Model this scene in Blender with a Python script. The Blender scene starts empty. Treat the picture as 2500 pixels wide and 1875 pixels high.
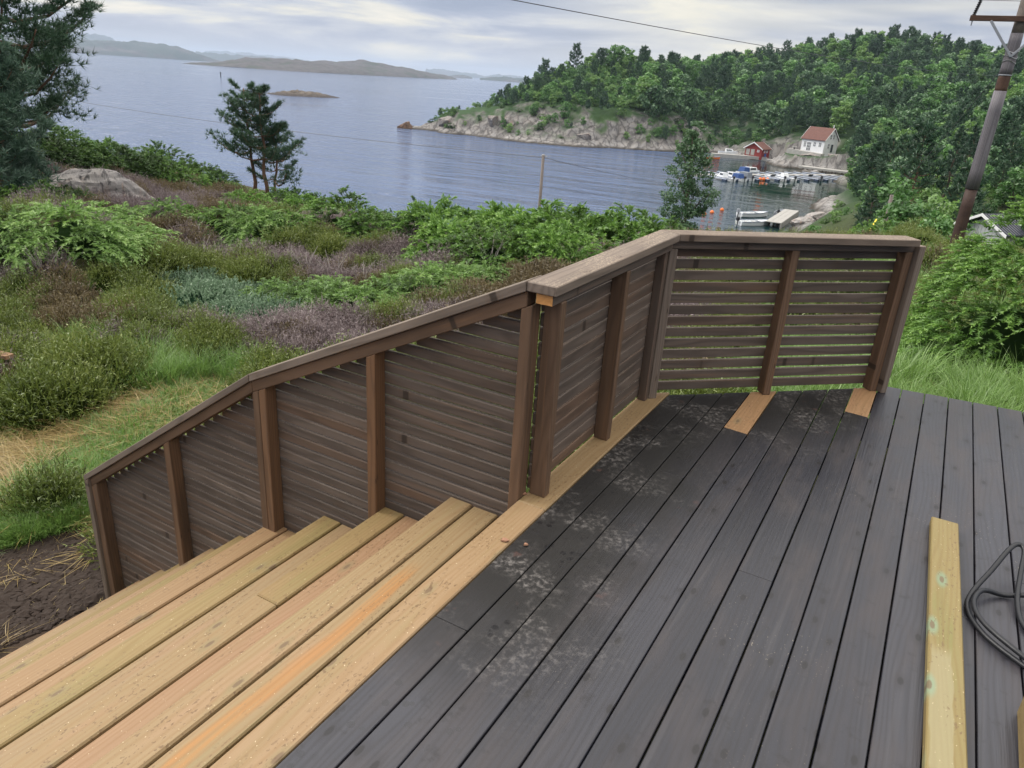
import bpy, bmesh, math, random
import numpy as np
from mathutils import Matrix, Vector

sc = bpy.context.scene
COL = sc.collection
R = math.radians
# ------------------------------------------------------------------ camera, world, sun, exposure
CAM_H = 1.58
PITCH, ROLL, FPX = R(22.406), R(-3.880), 1802.41
right = Vector((1, 0, 0)); fwd = Vector((0, math.cos(PITCH), -math.sin(PITCH))); down = fwd.cross(right)
r_ = right * math.cos(ROLL) + down * math.sin(ROLL); d_ = -right * math.sin(ROLL) + down * math.cos(ROLL)
cd = bpy.data.cameras.new('camera'); cam = bpy.data.objects.new('camera', cd); COL.objects.link(cam)
cam.matrix_world = Matrix(((r_.x, -d_.x, -fwd.x, 0), (r_.y, -d_.y, -fwd.y, 0), (r_.z, -d_.z, -fwd.z, CAM_H), (0, 0, 0, 1)))
cd.sensor_width = 36; cd.lens = FPX / 2500 * 36; cd.clip_start = 0.05; cd.clip_end = 60000
sc.camera = cam
sc.view_settings.view_transform = 'Standard'; sc.view_settings.look = 'None'
sc.view_settings.exposure = 0.75; sc.view_settings.gamma = 1.0; sc.view_settings.use_curve_mapping = False
sc.cycles.max_bounces = 6; sc.cycles.diffuse_bounces = 3; sc.cycles.glossy_bounces = 3
sc.cycles.transmission_bounces = 3; sc.cycles.volume_bounces = 0; sc.cycles.transparent_max_bounces = 6
sc.cycles.caustics_reflective = False; sc.cycles.caustics_refractive = False
sc.cycles.use_denoising = True

SUN_EL, SUN_AZ = R(42), R(-70)       # azimuth from +Y towards +X
w = bpy.data.worlds.new('World'); sc.world = w; w.use_nodes = True

class NT:
    def __init__(s, tree): s.t = tree; s.n = tree.nodes; s.l = tree.links
    def __call__(s, typ, ins=None, **kw):
        n = s.n.new(typ)
        for k, v in kw.items(): setattr(n, k, v)
        for k, v in (ins or {}).items():
            if isinstance(v, bpy.types.NodeSocket): s.l.new(v, n.inputs[k])
            else: n.inputs[k].default_value = v
        return n
    def math(s, op, a, b=0.0, c=None, clamp=False):
        n = s.n.new('ShaderNodeMath'); n.operation = op; n.use_clamp = clamp
        for i, v in enumerate((a, b) if c is None else (a, b, c)):
            if isinstance(v, bpy.types.NodeSocket): s.l.new(v, n.inputs[i])
            else: n.inputs[i].default_value = v
        return n.outputs[0]
    def vmul(s, v, vec):
        n = s.n.new('ShaderNodeVectorMath'); n.operation = 'MULTIPLY'; s.l.new(v, n.inputs[0]); n.inputs[1].default_value = vec; return n.outputs[0]
    def vadd(s, a, b):
        n = s.n.new('ShaderNodeVectorMath'); n.operation = 'ADD'; s.l.new(a, n.inputs[0])
        if isinstance(b, bpy.types.NodeSocket): s.l.new(b, n.inputs[1])
        else: n.inputs[1].default_value = b
        return n.outputs[0]
    def noise(s, v, scale, detail=3.0, rough=0.55, dist=0.0):
        n = s('ShaderNodeTexNoise', {'Scale': scale, 'Detail': detail, 'Roughness': rough, 'Distortion': dist}); s.l.new(v, n.inputs['Vector']); return n.outputs[0]
    def ramp(s, f, stops, interp='LINEAR'):
        n = s.n.new('ShaderNodeValToRGB'); n.color_ramp.interpolation = interp; e = n.color_ramp.elements
        while len(e) < len(stops): e.new(0.5)
        for i, (p, c) in enumerate(stops):
            e[i].position = p; e[i].color = (c, c, c, 1) if isinstance(c, (int, float)) else (*c, 1)
        s.l.new(f, n.inputs[0]); return n.outputs[0]
    def mix(s, f, a, b, blend='MIX'):
        n = s.n.new('ShaderNodeMix'); n.data_type = 'RGBA'; n.blend_type = blend; n.clamp_factor = True
        for i, v in ((0, f), (6, a), (7, b)):
            if isinstance(v, bpy.types.NodeSocket): s.l.new(v, n.inputs[i])
            elif i == 0: n.inputs[0].default_value = v
            else: n.inputs[i].default_value = (*v, 1)
        return n.outputs[2]
    def smooth(s, v, a, b):
        n = s.n.new('ShaderNodeMapRange'); n.interpolation_type = 'SMOOTHSTEP'; s.l.new(v, n.inputs[0]); n.inputs[1].default_value = a; n.inputs[2].default_value = b; return n.outputs[0]

def build_world():
    t = NT(w.node_tree); t.n.clear()
    D = t('ShaderNodeTexCoord').outputs['Generated']
    z = t('ShaderNodeSeparateXYZ', {0: D}).outputs[2]
    sky = t('ShaderNodeTexSky', sky_type='NISHITA', sun_disc=False, sun_elevation=SUN_EL, sun_rotation=SUN_AZ, altitude=20.0, air_density=1.0, dust_density=1.5, ozone_density=1.0)
    clear = t.mix(1.0, sky.outputs[0], (0.10, 0.10, 0.10), 'MULTIPLY')
    p = t.vmul(D, (1.0, 1.0, 7.0))
    n1 = t.noise(t.vadd(p, SKY_OFF), 3.4, 6.0, 0.58, 0.35)
    n2 = t.noise(t.vadd(t.vmul(D, (1.0, 1.0, 11.0)), (3.1, 0.7, 2.2)), 1.6, 4.0, 0.5, 0.2)
    # layered stratus: grey-blue bellies, cream breaks low over the water
    lay = t.math('ADD', t.math('MULTIPLY', n1, 0.62), t.math('MULTIPLY', n2, 0.38))
    el = t.smooth(z, 0.02, 0.22)
    br = t.math('SUBTRACT', lay, t.math('MULTIPLY', el, 0.07))
    cl = t.ramp(br, [(0.40, (0.200, 0.228, 0.310)), (0.47, (0.265, 0.288, 0.368)), (0.515, (0.375, 0.385, 0.425)), (0.55, (0.505, 0.485, 0.440)), (0.60, (0.64, 0.585, 0.49))])
    # towards the zenith an overcast sky is brighter (about three times the horizon) and neutral
    cl = t.mix(t.smooth(z, 0.16, 0.55), cl, t.mix(n1, (0.49, 0.485, 0.48), (0.63, 0.61, 0.585)))
    zen = t.ramp(t.smooth(z, 0.14, 0.85), [(0.0, (1.0, 1.0, 1.0)), (0.35, (1.3, 1.3, 1.3)), (1.0, (2.9, 2.85, 2.75))])
    over = t.mix(1.0, cl, zen, 'MULTIPLY')
    # pale air along the horizon
    rim = t.math('SUBTRACT', 1.0, t.smooth(z, -0.01, 0.055))
    over = t.mix(t.math('MULTIPLY', rim, 0.42), over, (0.52, 0.51, 0.495))
    gl = t('ShaderNodeVectorMath', {0: D, 1: (0.36, 0.925, 0.115)}, operation='DOT_PRODUCT').outputs['Value']
    over = t.mix(t.math('MULTIPLY', t.math('MULTIPLY', t.smooth(gl, 0.90, 0.998), t.smooth(n2, 0.36, 0.56)), 0.55), over, (0.62, 0.575, 0.46))
    col = t.mix(0.90, clear, over)
    bg = t('ShaderNodeBackground', {'Color': col, 'Strength': 1.0})
    t('ShaderNodeOutputWorld', {'Surface': bg.outputs[0]})
SKY_OFF = (9.2, 3.7, 0.1)
build_world()

sl = bpy.data.lights.new('sun', 'SUN'); sl.energy = 1.5; sl.angle = R(25); sl.color = (1.0, 0.95, 0.88)
sun = bpy.data.objects.new('sun', sl); COL.objects.link(sun)
sd = Vector((math.sin(SUN_AZ) * math.cos(SUN_EL), math.cos(SUN_AZ) * math.cos(SUN_EL), math.sin(SUN_EL)))
sun.rotation_euler = sd.to_track_quat('Z', 'Y').to_euler(); sun.location = (0, 0, 60)

# ------------------------------------------------------------------ helpers
AZ = R(28.7509)                      # direction the deck boards run
UX, UY = math.sin(AZ), math.cos(AZ)
def uvw(u, v, z=0.0): return Vector((u * UX + v * UY, u * UY - v * UX, z))
SEA = -16.4
rng = np.random.default_rng(7); random.seed(7)
WM = {}
def link(o, parent=None, world=None):
    COL.objects.link(o)
    W = world if world is not None else Matrix.Identity(4)
    if parent is not None:
        o.parent = parent; o.matrix_basis = WM[parent.name].inverted() @ W
    else: o.matrix_basis = W
    WM[o.name] = W.copy()
    return o
def tag(o, label=None, cat=None, group=None, kind=None):
    if label: o['label'] = label
    if cat: o['category'] = cat
    if group: o['group'] = group
    if kind: o['kind'] = kind
    return o
def thing(name, loc, label, cat, group=None, rz=0.0):
    o = bpy.data.objects.new(name, None); o.empty_display_size = 0.2
    link(o, None, Matrix.Translation(Vector(loc)) @ Matrix.Rotation(rz, 4, 'Z'))
    return tag(o, label, cat, group)
def arr_mesh(name, V, F, mat, tint=None, col=None, smooth=False):
    V = np.asarray(V, np.float32); F = np.asarray(F, np.int32); k = F.shape[1]
    me = bpy.data.meshes.new(name)
    me.vertices.add(len(V)); me.vertices.foreach_set('co', V.ravel())
    me.loops.add(F.size); me.loops.foreach_set('vertex_index', F.ravel())
    me.polygons.add(len(F)); me.polygons.foreach_set('loop_start', np.arange(0, F.size, k, dtype=np.int32))
    if smooth: me.polygons.foreach_set('use_smooth', np.ones(len(F), bool))
    if tint is not None:
        a = me.attributes.new('tint', 'FLOAT', 'POINT'); a.data.foreach_set('value', np.asarray(tint, np.float32))
    if col is not None:
        a = me.attributes.new('col', 'FLOAT_COLOR', 'POINT'); a.data.foreach_set('color', np.hstack([col, np.ones((len(V), 1))]).astype(np.float32).ravel())
    me.update(calc_edges=True); me.validate(); me.materials.append(mat); return me
def obj(name, me, parent=None, world=None, **kw):
    return tag(link(bpy.data.objects.new(name, me), parent, world), **kw)
class MB:
    """collects boxes, prisms and tubes into one mesh (world or local coordinates)"""
    def __init__(s): s.v = []; s.f = []
    def hexa(s, a, b):                       # two quads of 4 points
        i = len(s.v); s.v += [tuple(p) for p in a] + [tuple(p) for p in b]
        s.f += [(i, i+1, i+2, i+3), (i+7, i+6, i+5, i+4)] + [(i+k, i+4+k, i+4+(k+1) % 4, i+(k+1) % 4) for k in range(4)]
        return s
    def box(s, c, size, rz=0.0):
        x, y, z = (q / 2 for q in size); ca, sa = math.cos(rz), math.sin(rz)
        P = lambda a, b, e: (c[0] + a * ca - b * sa, c[1] + a * sa + b * ca, c[2] + e)
        return s.hexa([P(-x, -y, -z), P(x, -y, -z), P(x, y, -z), P(-x, y, -z)], [P(-x, -y, z), P(x, -y, z), P(x, y, z), P(-x, y, z)])
    def prism(s, poly, dz):                  # polygon of 3-D points swept by vector
        i = len(s.v); n = len(poly); dz = Vector(dz)
        s.v += [tuple(p) for p in poly] + [tuple(Vector(p) + dz) for p in poly]
        s.f += [tuple(range(i, i+n)), tuple(range(i+2*n-1, i+n-1, -1))] + [(i+k, i+n+k, i+n+(k+1) % n, i+(k+1) % n) for k in range(n)]
        return s
    def tube(s, pts, rad, k=8, cap=True):
        pts = [Vector(p) for p in pts]; n = len(pts)
        if not hasattr(rad, '__len__'): rad = [rad] * n
        i0 = len(s.v); ref = Vector((0, 0, 1))
        for i, p in enumerate(pts):
            t = (pts[min(i+1, n-1)] - pts[max(i-1, 0)]).normalized()
            if abs(t.dot(ref)) > 0.95: ref = Vector((1, 0.2, 0))
            a = t.cross(ref).normalized(); b = t.cross(a); ref = a.cross(t) if abs(a.cross(t).dot(t)) < .9 else ref
            for j in range(k):
                q = p + (a * math.cos(6.2832 * j / k) + b * math.sin(6.2832 * j / k)) * rad[i]; s.v.append(tuple(q))
        for i in range(n - 1):
            for j in range(k):
                s.f.append((i0+i*k+j, i0+i*k+(j+1) % k, i0+(i+1)*k+(j+1) % k, i0+(i+1)*k+j))
        if cap: s.f += [tuple(range(i0+k-1, i0-1, -1)), tuple(range(i0+(n-1)*k, i0+n*k))]
        return s
    def mesh(s, name, mat, bevel=0.0, smooth=False):
        bm = bmesh.new(); vs = [bm.verts.new(p) for p in s.v]
        for f in s.f:
            try: bm.faces.new([vs[j] for j in f])
            except ValueError: pass
        bmesh.ops.recalc_face_normals(bm, faces=bm.faces)
        if bevel: bmesh.ops.bevel(bm, geom=bm.edges[:], offset=bevel, segments=1, affect='EDGES', clamp_overlap=True)
        me = bpy.data.meshes.new(name); bm.to_mesh(me); bm.free(); me.materials.append(mat)
        if smooth:
            for p in me.polygons: p.use_smooth = True
        return me
    def build(s, name, mat, parent=None, world=None, bevel=0.0, smooth=False, **kw):
        return obj(name, s.mesh(name, mat, bevel, smooth), parent, world, **kw)

def beam(name, mat, a, b, parent, bevel=0.0025, **kw):
    """a plank or post from end quad a to end quad b (world points); local x runs along it, z up or outward"""
    a = [Vector(p) for p in a]; b = [Vector(p) for p in b]
    ca = sum(a, Vector()) / 4; cb = sum(b, Vector()) / 4
    x = (cb - ca).normalized(); e = (a[1] - a[0])
    y = (e - x * e.dot(x)).normalized(); z = x.cross(y)
    if z.z < -0.01: y, z = -y, -z
    Wm = Matrix(((x.x, y.x, z.x, ca.x), (x.y, y.y, z.y, ca.y), (x.z, y.z, z.z, ca.z), (0, 0, 0, 1))); inv = Wm.inverted()
    m = MB().hexa([inv @ p for p in a], [inv @ p for p in b])
    return m.build(name, mat, parent, Wm, bevel, **kw)

# value noise in numpy
def _h(ix, iy, s): 
    n = (ix.astype(np.int64) * 374761393 + iy.astype(np.int64) * 668265263 + s * 974711) & 0x7fffffff
    n = ((n ^ (n >> 13)) * 1274126177) & 0x7fffffff
    return ((n ^ (n >> 16)) & 0xffff) / 65535.0
def vnoise(x, y, s=0):
    ix, iy = np.floor(x), np.floor(y); fx, fy = x - ix, y - iy
    fx = fx * fx * (3 - 2 * fx); fy = fy * fy * (3 - 2 * fy)
    a = _h(ix, iy, s); b = _h(ix+1, iy, s); c = _h(ix, iy+1, s); d = _h(ix+1, iy+1, s)
    return (a + (b - a) * fx) * (1 - fy) + (c + (d - c) * fx) * fy
def fbm(x, y, o=4, s=0):
    t = 0; a = 0.5; f = 1.0
    for k in range(o): t = t + a * vnoise(x * f, y * f, s + k * 17); a *= 0.5; f *= 2.03
    return t / (1 - 0.5 ** o)

# ------------------------------------------------------------------ materials
def mat(name):
    m = bpy.data.materials.new(name); m.use_nodes = True; t = NT(m.node_tree); t.n.clear(); return m, t
def finish(t, col, rough=0.6, bump=None, bstr=0.3, bdist=0.01, spec=0.5, metal=0.0, **kw):
    ins = {'Base Color': col if isinstance(col, bpy.types.NodeSocket) else (*col, 1), 'Roughness': rough, 'Specular IOR Level': spec, 'Metallic': metal}
    if bump is not None:
        ins['Normal'] = t('ShaderNodeBump', {'Height': bump, 'Strength': bstr, 'Distance': bdist}).outputs[0]
    ins.update(kw)
    b = t('ShaderNodeBsdfPrincipled', ins); t('ShaderNodeOutputMaterial', {'Surface': b.outputs[0]})
def plain(name, col, rough=0.6, var=0.12, scale=8.0, spec=0.4, metal=0.0):
    m, t = mat(name); P = t('ShaderNodeTexCoord').outputs['Object']
    n = t.noise(P, scale, 4.0, 0.6)
    c = t.mix(n, tuple(q * (1 - var * 1.6) for q in col), tuple(q * (1 + var * 1.6) for q in col))
    finish(t, c, rough, n, 0.15, 0.01, spec, metal); return m
def rnd_coords(t):
    P = t('ShaderNodeTexCoord').outputs['Object']; rr = t('ShaderNodeObjectInfo').outputs['Random']
    off = t('ShaderNodeCombineXYZ', {0: t.math('MULTIPLY', rr, 37.0), 1: t.math('MULTIPLY', rr, 5.3), 2: t.math('MULTIPLY', rr, 11.0)}).outputs[0]
    return P, t.vadd(P, off), rr
def grain(t, Q):
    g1 = t.noise(t.vmul(Q, (1.2, 38.0, 38.0)), 1.0, 3.0, 0.6, 0.6)
    g2 = t.noise(t.vmul(Q, (5.0, 260.0, 260.0)), 1.0, 2.0, 0.5)
    warp = t.noise(t.vmul(Q, (0.9, 7.0, 7.0)), 1.0, 2.0, 0.5)
    ring = t.math('SINE', t.math('ADD', t.math('MULTIPLY', t('ShaderNodeSeparateXYZ', {0: Q}).outputs[1], 330.0), t.math('MULTIPLY', warp, 46.0)))
    ring = t.math('MULTIPLY_ADD', ring, 0.5, 0.5)
    return g1, g2, ring
def knots(t, Q, sx=3.2, sy=9.0, rad=0.085, keep=0.55):
    v = t('ShaderNodeTexVoronoi', {'Vector': t.vmul(Q, (sx, sy, 0.0)), 'Scale': 1.0, 'Randomness': 1.0}, voronoi_dimensions='2D')
    on = t.math('GREATER_THAN', t('ShaderNodeSeparateColor', {0: v.outputs['Color']}).outputs[0], keep)
    d = v.outputs['Distance']
    core = t.math('MULTIPLY', t.math('SUBTRACT', 1.0, t.smooth(d, rad * 0.55, rad)), on)
    halo = t.math('MULTIPLY', t.math('SUBTRACT', 1.0, t.smooth(d, rad, rad * 2.6)), on)
    return core, halo
def new_wood(name, streak=0.0, tone=(1.0, 1.0, 1.0), orange=0.0, green=0.25, pale_patch=False):
    m, t = mat(name); P, Q, rr = rnd_coords(t); g1, g2, ring = grain(t, Q)
    tn = lambda c: tuple(a * b for a, b in zip(c, tone))
    base = t.ramp(rr, [(0.0, tn((0.261, 0.180, 0.094))), (0.25, tn((0.249, 0.180, 0.095))), (0.5, tn((0.272, 0.178, 0.100))), (0.75, tn((0.239, 0.167, 0.082))), (1.0, tn((0.287, 0.198, 0.107)))])
    big = t.noise(t.vmul(Q, (1.1, 9.0, 9.0)), 1.0, 2.0, 0.5)
    c = t.mix(t.math('MULTIPLY', t.smooth(big, 0.52, 0.72), 0.60), base, tn((0.294, 0.172, 0.102)))
    grn = t.noise(t.vmul(Q, (1.6, 12.0, 12.0)), 1.0, 2.0, 0.5)
    c = t.mix(t.math('MULTIPLY', t.smooth(grn, 0.53, 0.70), green * 1.9), c, tn((0.223, 0.178, 0.081)))
    if streak:
        y = t('ShaderNodeSeparateXYZ', {0: P}).outputs; wob = t.math('MULTIPLY_ADD', t.noise(t.vmul(Q, (2.5, 3, 3)), 1.0, 3.0), 0.05, -0.025)
        band = t.math('SUBTRACT', 1.0, t.smooth(t.math('ABSOLUTE', t.math('ADD', y[1], wob)), 0.018, 0.036))
        along = t.math('MULTIPLY', t.smooth(t.math('ADD', y[0], wob), STREAK[0], STREAK[0] + 0.05), t.math('SUBTRACT', 1.0, t.smooth(y[0], STREAK[1] - 0.15, STREAK[1])))
        c = t.mix(t.math('MULTIPLY', t.math('MULTIPLY', band, along), t.math('MULTIPLY', t.smooth(g1, 0.2, 0.6), streak)), c, (0.360, 0.158, 0.041))
    if orange: c = t.mix(orange, c, (0.368, 0.180, 0.084))
    c = t.mix(t.math('MULTIPLY', t.math('POWER', ring, 2.0), 0.42), c, tn((0.204, 0.120, 0.050)))
    c = t.mix(t.math('MULTIPLY', t.smooth(g1, 0.46, 0.75), 0.42), c, tn((0.196, 0.120, 0.056)))
    c = t.mix(t.math('MULTIPLY', g2, 0.18), c, tn((0.361, 0.260, 0.147)))
    if pale_patch:
        xs = t('ShaderNodeSeparateXYZ', {0: P}).outputs
        e = t.math('ADD', t.math('ABSOLUTE', t.math('ADD', xs[1], -0.012)), t.math('MULTIPLY', t.noise(t.vmul(Q, (9, 40, 1)), 1.0, 2.0), 0.02))
        inx = t.math('MULTIPLY', t.smooth(xs[0], 0.72, 0.77), t.math('SUBTRACT', 1.0, t.smooth(xs[0], 1.22, 1.30)))
        c = t.mix(t.math('MULTIPLY', t.math('MULTIPLY', t.math('SUBTRACT', 1.0, t.smooth(e, 0.036, 0.042)), inx), 0.55), c, (0.281, 0.255, 0.153))
    core, halo = knots(t, Q)
    c = t.mix(t.math('MULTIPLY', halo, 0.45), c, (0.20, 0.165, 0.085) if green < 0.5 else (0.16, 0.30, 0.22))
    c = t.mix(t.math('MULTIPLY', core, 0.8), c, (0.13, 0.085, 0.05))
    # wet spots, sawdust crumbs and dirt specks
    sp = t.noise(t.vmul(Q, (55.0, 95.0, 60.0)), 1.0, 3.0, 0.65)
    pat = t.noise(t.vmul(Q, (3.0, 9.0, 9.0)), 1.0, 2.0)
    c = t.mix(t.math('MULTIPLY', t.math('MULTIPLY', t.smooth(sp, 0.57, 0.66), t.smooth(pat, 0.42, 0.60)), 0.75), c, (0.12, 0.07, 0.035))
    fl = t.noise(t.vmul(Q, (110.0, 150.0, 100.0)), 1.0, 1.0)
    c = t.mix(t.math('MULTIPLY', t.smooth(fl, 0.74, 0.79), 0.6), c, (0.75, 0.62, 0.42))
    finish(t, c, t.math('MULTIPLY_ADD', sp, -0.3, 0.72), t.math('ADD', t.math('MULTIPLY', g1, 0.6), t.math('MULTIPLY', g2, 0.5)), 0.30, 0.004, 0.35)
    return m
def stained_wood(name, a, b, c3, dust=0.3):
    m, t = mat(name); P, Q, rr = rnd_coords(t); g1, g2, ring = grain(t, Q)
    base = t.ramp(rr, [(0.0, a), (0.4, b), (0.7, a), (1.0, c3)])
    big = t.noise(t.vmul(Q, (1.4, 10.0, 10.0)), 1.0, 3.0, 0.55)
    c = t.mix(t.smooth(big, 0.45, 0.75), base, tuple(q * 0.72 for q in b))
    c = t.mix(t.math('MULTIPLY', t.math('POWER', ring, 2.0), 0.42), c, tuple(q * 0.45 for q in a))
    c = t.mix(t.math('MULTIPLY', t.smooth(g1, 0.48, 0.8), 0.5), c, tuple(q * 1.45 for q in c3))
    core, halo = knots(t, Q, 5.5, 34.0, 0.11, 0.80)
    c = t.mix(t.math('MULTIPLY', halo, 0.22), c, (0.10, 0.062, 0.04)); c = t.mix(t.math('MULTIPLY', core, 0.8), c, (0.03, 0.022, 0.017))
    # bits of sawdust and straw caught on upward faces
    N = t('ShaderNodeSeparateXYZ', {0: t('ShaderNodeNewGeometry').outputs['Normal']}).outputs[2]
    cr = t.noise(t.vmul(Q, (140.0, 200.0, 200.0)), 1.0, 1.0); pt = t.noise(t.vmul(Q, (3.0, 6.0, 6.0)), 1.0, 2.0)
    dm = t.math('MULTIPLY', t.math('MULTIPLY', t.smooth(cr, 0.52, 0.66), t.smooth(N, 0.5, 0.95)), t.smooth(pt, 0.30, 0.65))
    c = t.mix(t.math('MULTIPLY', dm, dust), c, (0.40, 0.33, 0.24))
    finish(t, c, t.math('MULTIPLY_ADD', g1, 0.2, 0.5), t.math('ADD', t.math('MULTIPLY', g1, 0.7), t.math('MULTIPLY', ring, 0.35)), 0.35, 0.004, 0.22)
    return m
def deck_wood():
    m, t = mat('slate_stained_deck_wood'); P, Q, rr = rnd_coords(t); g1, g2, ring = grain(t, Q)
    G = t('ShaderNodeNewGeometry').outputs['Position']; gs = t('ShaderNodeSeparateXYZ', {0: G}).outputs
    u = t.math('ADD', t.math('MULTIPLY', gs[0], UX), t.math('MULTIPLY', gs[1], UY))
    v = t.math('SUBTRACT', t.math('MULTIPLY', gs[0], UY), t.math('MULTIPLY', gs[1], UX))
    c = t.mix(rr, (0.018, 0.0185, 0.0255), (0.034, 0.0345, 0.044))
    c = t.mix(t.math('MULTIPLY', t.math('POWER', ring, 2.0), 0.40), c, (0.012, 0.011, 0.013))
    c = t.mix(t.math('MULTIPLY', t.smooth(g1, 0.5, 0.85), 0.45), c, (0.066, 0.062, 0.066))
    blot = t.noise(t.vmul(Q, (2.2, 7.0, 7.0)), 1.0, 4.0, 0.6)
    c = t.mix(t.math('MULTIPLY', t.smooth(blot, 0.42, 0.72), 0.5), c, (0.050, 0.040, 0.039))
    core, halo = knots(t, Q, 4.2, 9.0, 0.10, 0.45)
    c = t.mix(t.math('MULTIPLY', halo, 0.35), c, (0.016, 0.014, 0.017)); c = t.mix(t.math('MULTIPLY', core, 0.8), c, (0.007, 0.006, 0.007))
    # worn, unpainted strip where the old railing and steps stood
    wn = t.math('MULTIPLY_ADD', t.noise(G, 2.2, 4.0, 0.6), 0.55, -0.275)
    dist1 = t.math('SUBTRACT', v, -1.08)                                    # from the fresh edge board
    dist2 = t.math('MULTIPLY', t.math('SUBTRACT', t.math('ADD', t.math('MULTIPLY', t.math('ADD', v, 1.14), 0.936), 3.68), u), 0.73)   # from the far panel
    w1 = t.math('SUBTRACT', 1.0, t.smooth(t.math('ADD', dist1, wn), 0.22, 0.62))
    far = t.smooth(t.math('ADD', u, t.math('MULTIPLY', wn, 1.2)), 1.15, 1.75)
    w2 = t.math('MULTIPLY', t.math('SUBTRACT', 1.0, t.smooth(t.math('ADD', dist2, wn), 0.25, 0.95)), t.math('SUBTRACT', 1.0, t.smooth(v, -0.13, -0.06)))
    worn = t.math('MAXIMUM', t.math('MULTIPLY', w1, far), w2)
    spk = t.noise(G, 42.0, 6.0, 0.72); dp = t.noise(t.vadd(G, (5.0, 2.0, 0.0)), 3.4, 4.0, 0.6)
    wc = t.mix(t.math('MULTIPLY', t.smooth(spk, 0.44, 0.70), t.smooth(dp, 0.45, 0.64)), (0.006, 0.005, 0.004), (0.16, 0.147, 0.138))
    red = t.noise(G, 7.0, 3.0); wc = t.mix(t.math('MULTIPLY', t.smooth(red, 0.66, 0.74), 0.5), wc, (0.13, 0.06, 0.045))
    c = t.mix(t.math('MULTIPLY', worn, 0.93), c, wc)
    # smudges, scuffs and pale crumbs over the rest
    sm = t.noise(G, 9.0, 5.0, 0.7); c = t.mix(t.math('MULTIPLY', t.smooth(sm, 0.57, 0.70), 0.65), c, (0.011, 0.010, 0.012))
    drop = t('ShaderNodeTexVoronoi', {'Vector': G, 'Scale': 22.0, 'Randomness': 1.0}); lo = t.noise(G, 2.6, 3.0)
    near_edge = t.math('SUBTRACT', 1.0, t.smooth(dist1, 0.05, 0.75))
    wet = t.math('MULTIPLY', t.math('MULTIPLY', t.math('SUBTRACT', 1.0, t.smooth(drop.outputs['Distance'], 0.20, 0.30)), t.smooth(lo, 0.45, 0.6)), near_edge)
    c = t.mix(t.math('MULTIPLY', wet, 0.6), c, (0.010, 0.010, 0.012))
    cr = t.noise(t.vmul(Q, (120.0, 170.0, 120.0)), 1.0, 1.0); cp = t.noise(G, 1.7, 3.0)
    c = t.mix(t.math('MULTIPLY', t.math('MULTIPLY', t.smooth(cr, 0.69, 0.77), t.smooth(cp, 0.50, 0.75)), 0.55), c, (0.36, 0.31, 0.24))
    ro = t.math('MULTIPLY_ADD', blot, 0.30, 0.24); ro = t.math('ADD', ro, t.math('MULTIPLY', worn, 0.18)); ro = t.math('SUBTRACT', ro, t.math('MULTIPLY', wet, 0.25))
    finish(t, c, ro, t.math('ADD', t.math('MULTIPLY', g1, 0.7), t.math('MULTIPLY', g2, 0.4)), 0.45, 0.004, 0.5)
    return m
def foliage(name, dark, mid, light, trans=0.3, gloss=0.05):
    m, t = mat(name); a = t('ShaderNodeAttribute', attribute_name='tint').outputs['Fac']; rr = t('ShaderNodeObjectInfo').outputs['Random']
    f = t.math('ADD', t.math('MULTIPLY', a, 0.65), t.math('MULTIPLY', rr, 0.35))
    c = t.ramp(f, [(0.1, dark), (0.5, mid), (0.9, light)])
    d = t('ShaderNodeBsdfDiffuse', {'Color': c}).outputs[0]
    tr = t('ShaderNodeBsdfTranslucent', {'Color': t.mix(0.4, c, light)}).outputs[0]
    s = t('ShaderNodeMixShader', {0: trans, 1: d, 2: tr}).outputs[0]
    g = t('ShaderNodeBsdfGlossy', {'Color': (1, 1, 1, 1), 'Roughness': 0.45}).outputs[0]
    s = t('ShaderNodeMixShader', {0: t.math('MULTIPLY', t.smooth(a, 0.0, 0.4), gloss), 1: s, 2: g}).outputs[0]
    t('ShaderNodeOutputMaterial', {'Surface': s}); return m
def rock_mat(name, a, b, dark, sc_=1.0):
    m, t = mat(name); G = t('ShaderNodeNewGeometry').outputs['Position']
    n = t.noise(G, 1.3 * sc_, 6.0, 0.62); f = t.noise(t.vmul(G, (1, 1, 0.35)), 7.0 * sc_, 5.0, 0.65, 0.5)
    st = t.noise(t.vmul(G, (1.0, 1.0, 0.12)), 2.6 * sc_, 4.0, 0.6)
    c = t.mix(t.smooth(n, 0.35, 0.65), a, b); c = t.mix(t.math('MULTIPLY', t.smooth(st, 0.55, 0.66), 0.55), c, (b[0] * 1.15, b[1] * .82, b[2] * .62)); c = t.mix(t.math('MULTIPLY', t.smooth(f, 0.52, 0.62), 0.85), c, dark)
    li = t.noise(G, 17.0 * sc_, 3.0); c = t.mix(t.math('MULTIPLY', t.smooth(li, 0.58, 0.66), 0.4), c, (0.42, 0.41, 0.37))
    finish(t, c, 0.85, f, 0.6, 0.06 / sc_, 0.25); return m
STREAK = (1.25, 2.62)

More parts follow.
